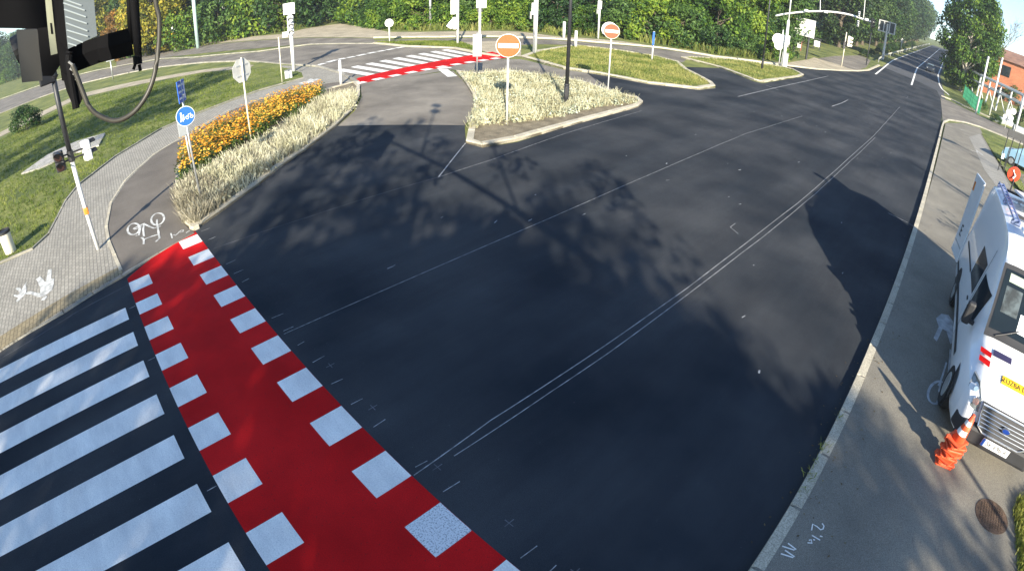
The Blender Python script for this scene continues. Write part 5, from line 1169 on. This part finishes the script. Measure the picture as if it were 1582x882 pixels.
mLeafD = leafmat('leaf_dark_green', (.008, .022, .008), (.022, .05, .014), (.055, .095, .020), .2, .4)
mLeafY = leafmat('leaf_yellow_green', (.09, .11, .014), (.28, .26, .025), (.46, .34, .04), .35, .6)
mLeafO = leafmat('leaf_orange', (.10, .06, .012), (.30, .15, .02), (.42, .22, .03), .3, .8)
mLeafM = leafmat('leaf_mid_green', (.012, .034, .010), (.035, .085, .018), (.085, .15, .03), .28, .5)
KIND = {}
def kinds(key, n, mleaf, mb, *a, **k):
    L_ = []
    for i in range(n):
        cm, tm = tree_kind(*a, seed=hash(key) % 1 + sum(map(ord, key)) * 7 + i * 13, **k); cm.materials.append(mleaf); tm.materials.append(mb); L_.append((cm, tm))
    KIND[key] = L_
kinds('bush', 4, mLeafG, mBark, 3.6, 2.6, .2, 34, 190, .27, shape='bush', r_cl=(.28, .5))
kinds('bushd', 3, mLeafM, mBark, 3.6, 2.6, .2, 34, 170, .27, shape='bush', r_cl=(.28, .5))
kinds('tree', 4, mLeafM, mBark, 13, 4.2, 2.6, 60, 62, .42, shape='round')
kinds('treed', 4, mLeafD, mBark, 14, 4.6, 2.2, 60, 60, .46, shape='round')
kinds('treeg', 3, mLeafG, mBark, 12, 4.0, 1.6, 60, 66, .40, shape='round')
kinds('maple', 2, mLeafY, mBark, 12, 5.6, 1.0, 80, 62, .50, shape='round')
kinds('mapleo', 2, mLeafO, mBark, 10, 4.6, .8, 60, 62, .48, shape='round')
def plant(name, kind, i, loc, s, rz, label, cat, group=None, sz=None, first={}):
    cm, tm = KIND[kind][i % len(KIND[kind])]
    t = thing(name, label, cat, (loc[0], loc[1], hz(loc[1]) - .02), rz, group); t.scale = (s, s, sz or s)
    o = bpy.data.objects.new('crown', cm); C.objects.link(o); o.parent = t
    o = bpy.data.objects.new('trunk', tm); C.objects.link(o); o.parent = t
    return t
vr = random.Random(11)
ORD = ['first', 'second', 'third', 'fourth', 'fifth', 'sixth', 'seventh', 'eighth', 'ninth', 'tenth', 'eleventh', 'twelfth', 'thirteenth', 'fourteenth', 'fifteenth', 'sixteenth', 'seventeenth', 'eighteenth', 'nineteenth']
def nth(i):
    if i < 19: return ORD[i]
    t_ = {2: 'twentieth', 3: 'thirtieth', 4: 'fortieth', 5: 'fiftieth'}[(i + 1) // 10]
    return t_ if (i + 1) % 10 == 0 else {2: 'twenty-', 3: 'thirty-', 4: 'forty-', 5: 'fifty-'}[(i + 1) // 10] + ORD[(i + 1) % 10 - 1]
def number_rows():
    by = {}
    for o in C.objects:
        if o.get('group') and o.type == 'EMPTY' and '#' in (o.get('label') or ''): by.setdefault(o['label'], []).append(o)
    for lab, L_ in by.items():
        key = (lambda o: o.location.y) if 'climbing' in lab or 'guard' in lab else (lambda o: -math.atan2(o.location.y, o.location.x) if math.atan2(o.location.y, o.location.x) > -1.6 else 10)
        L_.sort(key=(lambda o: o.location.y) if ('climbing' in lab or 'guard rail' in lab) else (lambda o: -((math.atan2(o.location.y, o.location.x) - 2.3 + math.pi) % (2 * math.pi))))
        for i, o in enumerate(L_): o['label'] = lab.replace('#', nth(i))
def row(base, step, off=(0, 0)):
    return [(p.x + off[0], p.y + off[1]) for p in resample(base, step)]
out = lambda p, d: (p[0] + p[0] / math.hypot(*p) * d, p[1] + p[1] / math.hypot(*p) * d)
# bushes along the far edge of the junction
B2 = [(-58.525, 34.438), (-50.503, 31.744), (-46.047, 32.472), (-43.746, 34.461), (-41.178, 36.56), (-39.232, 39.189), (-34.096, 39.259), (-31.872, 41.397), (-30.029, 44.176), (-26.623, 44.68), (-24.378, 45.759), (-21.116, 46.876), (-19.496, 50.378), (-18.167, 54.587)]
for i, p in enumerate(row(B2, 3.2)):
    s = vr.uniform(.75, 1.25); q = out(p, 1.8 + vr.uniform(-.4, .8))
    plant('bush', 'bush' if vr.random() < .7 else 'bushd', i, q, s, vr.uniform(0, 6), 'green bush, # from the left in the front hedge line behind the far pavement', 'bush', 'bushes behind the far pavement')
for i, p in enumerate(row(B2, 4.6)):
    s = vr.uniform(1.1, 1.5); q = out(p, 5.5 + vr.uniform(-.6, 1))
    plant('bush', 'bush' if vr.random() < .45 else 'bushd', i + 1, q, s, vr.uniform(0, 6), 'taller green bush, # from the left, rising behind the front hedge line', 'bush', 'taller bushes behind the hedge line', sz=s * 1.25)
for i, p in enumerate(row(B2, 5.5)):
    s = vr.uniform(.8, 1.15); q = out(p, 11 + vr.uniform(-1.5, 2))
    plant('broadleaf_tree', ('tree', 'treeg', 'tree', 'treed')[i % 4], i, q, s, vr.uniform(0, 6), 'leafy green tree, # from the left in the wood behind the bushes', 'tree', 'trees of the wood behind the bushes')
for i, p in enumerate(row(B2, 8)):
    q = out(p, 20 + vr.uniform(-2, 3)); plant('broadleaf_tree', 'treed', i, q, vr.uniform(1.1, 1.4), vr.uniform(0, 6), 'tall dark tree, # from the left, deep in the wood behind the junction', 'tree', 'tall dark trees deep in the wood')
# left far wood
B1 = [(-293.293, -69.767), (-240.887, -39.926), (-207.435, -19.488), (-158.232, -1.723), (-114.151, 9.634), (-84.028, 15.247), (-80.744, 19.753), (-79.321, 25.604), (-75.121, 28.277), (-78.035, 33.176), (-80.705, 40.735), (-64.332, 36.853)]
for i, p in enumerate(row(B1, 6.5)):
    if -1 < p[1] < 11 : continue
    s = vr.uniform(1.5, 2.3); q = out(p, 3)
    plant('bush', 'bushd' if vr.random() < .75 else 'bush', i, q, s, vr.uniform(0, 6), 'dark green bush, # from the left at the foot of the left wood', 'bush', 'bushes along the left wood')
for i, p in enumerate(row(B1, 8)):
    s = vr.uniform(1.1, 1.5); q = out(p, 11)
    plant('broadleaf_tree', ('treed', 'treed', 'tree')[i % 3], i, q, s, vr.uniform(0, 6), 'dark leafy tree, # from the left in the left wood beyond the road', 'tree', 'trees of the left wood')
for i, (p, k, s, lab) in enumerate((((-122.6, 1.445), 'maple', 1.25, 'broad yellow-green maple behind the black bracket at the top left'), ((-103.227, 6.876), 'mapleo', 1.0, 'orange-tinged low maple beside the dark bracket bar'), ((-88.027, 10.848), 'maple', 1.15, 'yellowing tree with orange leaf tips seen through the cable loop'), ((-83.4, 12.833), 'mapleo', .9, 'small orange-brown tree just right of the cable loop'), ((-144.714, -5.148), 'mapleo', 1.0, 'orange maple low behind the near signal housing'))):
    plant('maple_tree', k, i, out(p, 14 if i == 3 else 4), s, i * 1.3, lab, 'tree')
p = (-44.205, -6.054); plant('shrub', 'bushd', 1, p, .55, 1.0, 'spiky green shrub on the lawn left of the signal pole', 'shrub')
# trees to the left of the climbing road
for i in range(30):
    y = 66 + i * 9.2; x = xc(max(y, 72)) - (26 if y < 100 else 12.5) - vr.uniform(0, 3) - (12 if y < 84 else 0)
    s = vr.uniform(1.0, 1.35) * (1 + .0012 * y); plant('broadleaf_tree', ('treed', 'treed', 'tree')[i % 3], i, (x, y), s, vr.uniform(0, 6), 'dark leafy tree, # from the junction on the left side of the climbing road', 'tree', 'trees left of the climbing road')
for i in range(20):
    y = 74 + i * 12; x = xc(y) - 34 - vr.uniform(0, 6); s = vr.uniform(1.25, 1.6)
    plant('broadleaf_tree', 'treed', i + 2, (x, y), s, vr.uniform(0, 6), 'tall dark tree, # in the back row left of the climbing road', 'tree', 'second row of trees left of the climbing road')
for i in range(16):
    y = 98 + i * 9; plant('bush', 'bushd', i, (xc(y) - 8.8 - vr.uniform(0, 1.5), y), vr.uniform(.35, .6), vr.uniform(0, 6), 'low bush, # from the junction behind the pale guard rail', 'bush', 'low bushes behind the guard rail')
for i, q in enumerate(((-34, 86), (-31, 90), (-25, 92), (-27, 99), (-24, 104), (-36, 80))):
    plant('bush', 'bushd', i, q, vr.uniform(.8, 1.3), i, 'dark bush, # from the left in the grass beyond the billboard', 'bush', 'bushes around the billboard')
# right side
kinds('rtree', 3, mLeafG, mBarkL, 14.5, 4.9, 1.4, 95, 105, .42, shape='round', r_cl=(.12, .24))
p = (2.365, 93.441); plant('roadside_tree', 'rtree', 0, (p[0] + .6, p[1] + 1), 1.02, 2.0, 'big bright-edged green tree on the right verge below the blue sky', 'tree', sz=1.22)
p = (4.463, 94.408); plant('roadside_tree', 'rtree', 1, (p[0] - .6, p[1] + 4), .62, .6, 'lower rounded green tree just right of the big verge tree', 'tree')
for i in range(14):
    y = 112 + i * 14; plant('roadside_tree', ('rtree', 'treed')[i % 2], i, (xc(y) + 9.5 + vr.uniform(0, 3), y), vr.uniform(.8, 1.05), vr.uniform(0, 6), 'dark tree, # from the junction on the right side of the climbing road', 'tree', 'trees right of the climbing road')
for i, (q, s, lab) in enumerate((((13.932, 111.215), 1.0, 'rounded green bush in front of the brick factory wall'), ((11.542, 76.631), .7, 'dark bush at the right edge under the white pipes'), ((7.42, 69.252), .3, 'low bush at the foot of the thick white column'), ((5.818, 79.045), .4, 'small bush behind the green mesh fence'))):
    plant('bush', 'bushd', i, q, s, i, lab, 'bush')
# bare tree
def bare_tree(loc, h, seed, label):
    rr_ = random.Random(seed); t = thing('bare_tree', label, 'tree', (loc[0], loc[1], hz(loc[1])), 0); bm = bmesh.new()
    def br(p, d, l, r, k):
        q = p + d * l; tube(bm, [p, p.lerp(q, .5) + Vector((rr_.uniform(-.05, .05) * l, rr_.uniform(-.05, .05) * l, 0)), q], [r, r * .8, r * .6], 5)
        if k == 0: return
        for _ in range(3 if k > 1 else 4):
            n = (d + Vector((rr_.uniform(-.6, .6), rr_.uniform(-.6, .6), rr_.uniform(-.1, .5)))).normalized(); br(q, n, l * rr_.uniform(.55, .8), r * .55, k - 1)
    br(Vector((0, 0, 0)), Vector((0, 0, 1)), h * .33, h * .014, 5); obj('trunk', bm, mBark, t)
p = (6.152, 107.911); bare_tree((p[0] + 3, p[1] + 6), 16.5, 5, 'leafless tree with thin twigs above the right-hand verge trees')

# ---------------- roadside trees behind the camera that throw the dappled shade
DENSE = [(-10.948, 4.107), (-10.726, 5.591), (-10.684, 7.098), (-8.945, 7.363), (-7.435, 7.173), (-7.638, 8.83), (-6.292, 8.488), (-5.354, 9.12), (-3.692, 7.621), (-2.67, 6.585), (-1.829, 6.498), (-0.808, 5.809), (0.014, 5.538), (0.826, 4.812), (1.378, 4.178), (1.641, 3.567), (-2.02, 0.498), (-2.836, 1.46), (-4.629, 1.566), (-6.492, 1.566), (-8.46, 1.46), (-10.354, 1.687)]
DAPP = [(-12.737, 2.262), (-14.469, 4.165), (-15.724, 6.446), (-16.726, 8.979), (-14.479, 9.717), (-11.359, 9.372), (-9.917, 7.546), (-10.252, 6.041), (-10.775, 4.029), (-10.208, 1.645)]
DAPP2 = [(-9.498, -4.192), (-10.858, -1.97), (-11.012, -0.319), (-10.267, 1.584), (-6.492, 1.566), (-2.836, 1.46), (-2.02, 0.498), (-4.454, -4.055)]
DAPP3 = [(-0.149, 6.92), (0.473, 7.064), (1.588, 6.415), (2.846, 5.274), (2.748, 4.685), (1.409, 3.919), (0.222, 5.146)]
BLOBS = [(-9.686, 9.553), (-8.098, 9.58), (-7.564, 10.618), (-5.354, 9.12), (-3.986, 8.351), (-2.656, 7.241), (-1.781, 6.764), (-15.183, 10.2), (-14.874, 7.94), (-6.417, 8.092), (-6.644, 10.059), (-3.859, 7.436)]
LAWN = [(-27.485, -7.301), (-29.848, -3.853), (-31.323, -1.56), (-28.934, 2.926), (-32.745, 5.959), (-40.264, 11.272), (-43.778, 10.464), (-42.81, 2.587), (-37.732, -4.502), (-35.278, -8.857)] 
def shade_tree(idx, pts, label, leafm, per=110, leaf=.24, r=(.42, .75)):
    """pts: points on the ground that lie in shade, with the height at which the foliage shading them hangs"""
    P3 = [(x + .743 * 2.3 * z, y - .669 * 2.3 * z, z, vr.uniform(*r)) for x, y, z in pts]
    cx_ = sum(p[0] for p in P3) / len(P3); cy_ = sum(p[1] for p in P3) / len(P3); zt_ = max(p[2] for p in P3)
    t = thing('roadside_tree', label, 'tree', (cx_, cy_, 0), 0)
    loc = [(p[0] - cx_, p[1] - cy_, p[2], p[3]) for p in P3]
    me = leaves_mesh('crown', loc, per, leaf, 50 + idx, .75, .1); link('crown', me, leafm, t)
    limbs = [((0, 0, min(max(2.2, p[2] - 2.5), zt_ * .8)), p[:3], .05) for p in loc[::4]]
    obj('trunk', trunk_bm(zt_ * .95, .26, limbs, idx), mBark, t)
def pts_in(poly, n, z0, z1):
    o_ = []
    for x, y in rand_in(poly, n, vr):
        f = (x + 14.6) / 10.0
        if -15.2 < x < -6.2 and abs(y - (8.6 - 1.5 * f)) < .85 and vr.random() < .85: continue   # gap in the crown where the sun reaches the arm
        o_.append((x, y, vr.uniform(z0, z1)))
    return o_
DENSE2 = [(-10.267, 1.584), (-8.774, 3.118), (-7.6, 4.349), (-6.452, 5.584), (-5.188, 6.293), (-3.786, 6.323), (-2.581, 6.435), (-1.793, 6.427), (-0.78, 5.749), (0.037, 5.483), (0.826, 4.812), (1.378, 4.178), (1.641, 3.567), (-2.02, 0.498), (-2.836, 1.46), (-4.629, 1.566), (-6.492, 1.566), (-8.46, 1.46)]
allp = pts_in(DENSE2, 430, 6.5, 12) + pts_in(DENSE, 150, 7.5, 13) + [(x, y, vr.uniform(6.5, 11)) for x, y in BLOBS]
near = [p for p in allp if (.669 * p[0] + .743 * p[1]) > 1.0]; rest = [p for p in allp if (.669 * p[0] + .743 * p[1]) <= 1.0]
shade_tree(1, near + pts_in(DAPP3, 26, 6.5, 10), 'roadside tree behind the camera whose crown shades the middle of the road', mLeafM)
shade_tree(2, rest + pts_in(DAPP, 46, 8, 13), 'roadside tree behind the camera whose crown shades the near lanes', mLeafM)
shade_tree(3, pts_in(DAPP2, 205, 7, 12), 'roadside tree behind the camera whose crown shades the zebra crossing', mLeafM)
shade_tree(4, pts_in(LAWN, 120, 11, 14), 'tree behind the camera whose crown shades the lawn', mLeafM, 110, .25, (.7, 1.1))

shade_tree(5, [(x, y, z) for (x, y), z in zip(rand_in([(-2.062, 27.516), (-1.337, 27.489), (0.547, 25.364), (2.475, 24.465), (2.122, 22.92), (0.232, 23.724), (-1.356, 25.287)], 26, vr), [vr.uniform(3.2, 5.6) for _ in range(26)])], 'slender sapling beyond the van whose shadow crosses the kerb', mLeafM, 60, .10, (.18, .3))
shade_tree(6, [(x, y, z) for (x, y), z in zip(rand_in([(0.524, 18.858), (0.963, 19.549), (2.293, 19.203), (2.267, 17.872), (1.534, 17.151), (0.784, 17.804)], 26, vr), [vr.uniform(2.4, 3.6) for _ in range(26)])], 'low sapling beside the van whose shadow falls on the pavement', mLeafM, 60, .10, (.14, .24))
# ---------------- beds, grass
def blades(name, spots, m, h, w, n, lean, seed, z, zfun=None):
    """tufts of thin upright blades"""
    g = np.random.default_rng(seed); V = []; F = []
    for (x, y) in spots:
        for _ in range(n):
            a = g.uniform(0, 6.283); r = g.uniform(0, .06 + w * 2); bx, by = x + math.cos(a) * r, y + math.sin(a) * r
            hh = h * g.uniform(.55, 1.25); l = lean * hh * g.uniform(.2, 1.2); a2 = g.uniform(0, 6.283); b2 = g.uniform(0, 6.283)
            ww = w * g.uniform(.6, 1.3) / 2; k = len(V); z0 = z + (hz(by) if zfun else 0)
            V += [(bx - math.cos(b2) * ww, by - math.sin(b2) * ww, z0), (bx + math.cos(b2) * ww, by + math.sin(b2) * ww, z0), (bx + math.cos(a2) * l + math.cos(b2) * ww * .5, by + math.sin(a2) * l + math.sin(b2) * ww * .5, z0 + hh), (bx + math.cos(a2) * l - math.cos(b2) * ww * .5, by + math.sin(a2) * l - math.sin(b2) * ww * .5, z0 + hh)]
            F.append((k, k + 1, k + 2, k + 3))
    me = bpy.data.meshes.new(name); me.from_pydata(V, [], F); return link(name, me, m)
def shrink(poly, f=.94):
    cx_ = sum(p[0] for p in poly) / len(poly); cy_ = sum(p[1] for p in poly) / len(poly)
    return [(cx_ + (p[0] - cx_) * f, cy_ + (p[1] - cy_) * f) for p in poly]
mDry = leafmat('dry_pale_stalks', (.30, .28, .16), (.52, .50, .32), (.72, .69, .50), .3, 1.2)
mDry2 = leafmat('dry_grey_stalks', (.18, .16, .11), (.34, .31, .22), (.52, .48, .36), .3, 1.2)
mSil = leafmat('silvery_leaves', (.22, .26, .17), (.42, .46, .34), (.58, .62, .50), .25, 1.5)
mFlO = leafmat('orange_petals', (.55, .17, .012), (.74, .33, .02), (.76, .48, .07), .25, .8)
mFlG = leafmat('flower_foliage', (.03, .06, .014), (.08, .13, .025), (.17, .20, .04), .25, 1)
mTuft = leafmat('grass_blades', (.07, .11, .016), (.15, .20, .03), (.30, .31, .07), .35, .5)
mTuftY = leafmat('dry_grass_blades', (.08, .12, .02), (.17, .21, .045), (.36, .34, .11), .35, .5)
bR = shrink(bedR, .95); SR = [(-12.995, 10.786), (-12.902, 11.344), (-12.484, 12.576), (-12.147, 14.181), (-12.307, 17.094), (-11.903, 19.086), (-13.1, 19.353), (-15.601, 19.979), (-17.446, 19.746), (-19.629, 19.219), (-20.238, 17.355), (-21.221, 17.203), (-18.702, 15.728), (-16.592, 14.23), (-14.816, 12.77)]
stuff = lambda o, lab: tag(o, lab, None, None, 'stuff')
stuff(link('dry_groundcover', leaves_mesh('dry_groundcover', [(x, y, .18, vr.uniform(.12, .24)) for x, y in rand_in(SR, 700, vr)], 560, .10, 29, 1.0, .3), mDry), 'cream dry mounds of plants crowding the planted island')
stuff(blades('ornamental_grass', rand_in(SR, 700, vr), mDry, .36, .02, 7, .7, 3, .07), 'pale dry ornamental grass filling the planted island')
stuff(leafbed := link('silver_groundcover', leaves_mesh('silver_groundcover', [(x, y, .16, vr.uniform(.13, .24)) for x, y in rand_in(SR, 620, vr)], 560, .09, 9, .9, .5), mSil), 'low silvery groundcover among the pale grass of the island')
EL = [(-15.297, 1.992), (-16.028, 2.913), (-16.698, 4.002), (-17.185, 5.108), (-18.407, 6.572), (-20.183, 8.439), (-21.67, 9.738), (-21.621, 11.204), (-20.139, 10.634), (-18.577, 9.428), (-17.038, 7.948), (-15.259, 5.902), (-14.364, 4.664), (-13.659, 3.737), (-12.833, 2.581), (-12.744, 1.824), (-13.485, 1.674)]
EL2 = [(-15.022, 1.748), (-15.393, 2.331), (-14.292, 2.89), (-13.113, 2.754), (-12.555, 2.23), (-12.205, 1.608), (-12.714, 1.472), (-13.968, 1.523)]
stuff(link('dry_groundcover', leaves_mesh('dry_groundcover', [(x, y, .2, vr.uniform(.13, .25)) for x, y in rand_in(EL, 330, vr)], 560, .085, 19, 1.0, .5), mDry), 'cream dry mounds of plants at the kerb side of the flower bed')
stuff(blades('ornamental_grass', rand_in(EL, 640, vr), mDry, .38, .02, 8, .7, 4, .07), 'pale dry ornamental grass on the road side of the flower bed')
stuff(blades('dry_lavender', rand_in(EL, 260, vr) + rand_in(EL2, 420, vr), mDry2, .34, .02, 12, .7, 5, .07), 'grey-brown dry lavender at the near end of the flower bed')
FL = [(-17.475, 2.287), (-19.398, 2.755), (-20.403, 3.686), (-21.354, 5.05), (-22.429, 6.876), (-23.262, 8.129), (-23.712, 9.652), (-23.391, 10.546), (-21.402, 9.485), (-19.802, 7.978), (-18.865, 6.48), (-17.843, 5.332), (-16.846, 4.045), (-16.028, 2.913), (-15.667, 2.305), (-15.506, 1.949)]
stuff(link('flower_foliage', leaves_mesh('flower_foliage', [(x, y, vr.uniform(.22, .48), .24) for x, y in rand_in(FL, 620, vr)], 420, .08, 12, 1.0, .3), mFlG), 'dark green foliage under the orange flowers')
def petals(spots, seed):
    g = np.random.default_rng(seed); V = []; F = []
    for x, y in spots:
        c = np.array([x, y, .07 + g.uniform(.40, .70)]); n = np.array([g.normal() * .35, g.normal() * .35 , 1.0]); n /= np.linalg.norm(n); a = np.cross(n, [1, 0, 0]); a /= np.linalg.norm(a); b = np.cross(n, a); r = g.uniform(.028, .046); k = len(V); s = 6
        V.append(tuple(c + n * .008)); V += [tuple(c + (a * math.cos(t) + b * math.sin(t)) * r) for t in [2 * math.pi * i / s for i in range(s)]]
        F += [(k, k + 1 + i, k + 1 + (i + 1) % s) for i in range(s)]
    me = bpy.data.meshes.new('orange_flowers'); me.from_pydata(V, [], F); return me
stuff(link('orange_flowers', petals(rand_in(FL, 4300, vr), 3), mFlO), 'dense orange and yellow daisy-like flowers along the cycle path')
LW = [(-15.392, -6.422), (-15.798, -4.193), (-15.706, -3.057), (-16.419, -2.531), (-17.718, -2.272), (-19.366, -2.012), (-20.894, -1.462), (-21.706, -0.859), (-23.412, 0.282), (-24.522, 1.406), (-26.071, 2.847), (-27.186, 4.995), (-28.922, 9.031), (-29.56, 12.05), (-32.952, 13.293), (-35.717, 12.893), (-39.103, 11.556), (-44.118, 9.065), (-49.704, 3.144), (-53.567, -1.729), (-48.481, -5.417), (-45.236, -8.57), (-40.628, -13.127)]
stuff(blades('lawn_tufts', rand_in(LW, 15000, vr), mTuft, .09, .02, 5, .8, 6, -.01), 'short green lawn grass beside the footpath')
for nm, pl_, n in (('island_grass', shrink(grassI, .93), 5200), ('island_grass_east', shrink(grassI2, .93), 2600), ('strip_grass', strip1, 1600), ('verge_grass', vergeR, 2600)):
    stuff(blades(nm.replace('_east', ''), rand_in(pl_, n, vr), mTuftY if 'isl' in nm else mTuft, .13, .03, 5, .8, n, .07), {'island_grass': 'rough yellowish grass on the pointed far island', 'island_grass_east': 'rough yellowish grass on the small far island', 'strip_grass': 'green grass strip beyond the far crossing', 'verge_grass': 'grass of the verge behind the van'}[nm])
wb = []
for p in row(B2, .25): q = out(p, vr.uniform(-1.2, 1.2)); wb.append(q)
for p in row(B1, .6): q = out(p, vr.uniform(-2, 2)); wb.append(q)
stuff(blades('tall_weeds', wb, mTuftY, .7, .06, 14, .5, 8, 0, True), 'tall yellowing weeds at the foot of the bushes')
stuff(blades('corner_grass', rand_in([(3.411, 6.333), (3.496, 6.655), (4.38, 7.565), (5.119, 5.915), (3.596, 5.138)], 2500, vr), mTuft, .10, .012, 6, .8, 21, .12), 'grass at the lower right edge of the pavement')
stuff(blades('kerb_weeds', [(p[0] + .04, p[1] + vr.uniform(-.2, .2)) for p in [(0.155, 4.9), (0.174, 4.788), (0.153, 5.367), (0.158, 5.513), (0.208, 4.627), (0.153, 5.068), (0.172, 6.131)]], mTuft, .07, .014, 10, 1.2, 23, .12), 'small weeds growing from the joint behind the kerb')

number_rows()

# ---------------- fallen leaves and grit along the kerb
g_ = np.random.default_rng(77); KR = resample([(0.183, 3.37), (0.176, 8.475), (0.234, 14.131), (0.37, 28.104)], .5); Vv = []; Ff = []
for i in range(340):
    p = KR[int(g_.integers(0, len(KR)))]; side = g_.random() < .5
    x = p.x + (-abs(g_.normal()) * .10 - .01 if side else .17 + abs(g_.normal()) * .25); y = p.y + g_.uniform(-.3, .3); z = .022 if side else .130
    r = g_.uniform(.008, .022); a = g_.uniform(0, 6.28); k = len(Vv)
    Vv += [(x + math.cos(a + q) * r * w, y + math.sin(a + q) * r * w, z + g_.uniform(0, .008)) for q, w in ((0, 1.3), (1.57, .6), (3.14, 1.3), (4.71, .6))]; Ff.append((k, k + 1, k + 2, k + 3))
me = bpy.data.meshes.new('fallen_leaves'); me.from_pydata(Vv, [], Ff)
stuff(link('fallen_leaves', me, leafmat('dead_leaves', (.05, .03, .012), (.13, .085, .03), (.24, .17, .06), .1, 9)), 'small dead leaves and grit lying along the right kerb')
# ---------------- thin morning haze
bm = bmesh.new(); box(bm, (-60, 190, 29), (480, 560, 62.5)); hz_ = obj('haze', bm, None); hz_['kind'] = 'stuff'; hz_['label'] = 'thin pale haze in the air over the junction and road'
hm = bpy.data.materials.new('haze'); hm.use_nodes = True; hn = hm.node_tree
for n in list(hn.nodes):
    if n.type != 'OUTPUT_MATERIAL': hn.nodes.remove(n)
pv = hn.nodes.new('ShaderNodeVolumePrincipled'); pv.inputs['Color'].default_value = (.86, .92, 1, 1); pv.inputs['Density'].default_value = .0005; pv.inputs['Anisotropy'].default_value = .2
hn.links.new(pv.outputs[0], hn.nodes['Material Output'].inputs['Volume']); hz_.data.materials.append(hm)
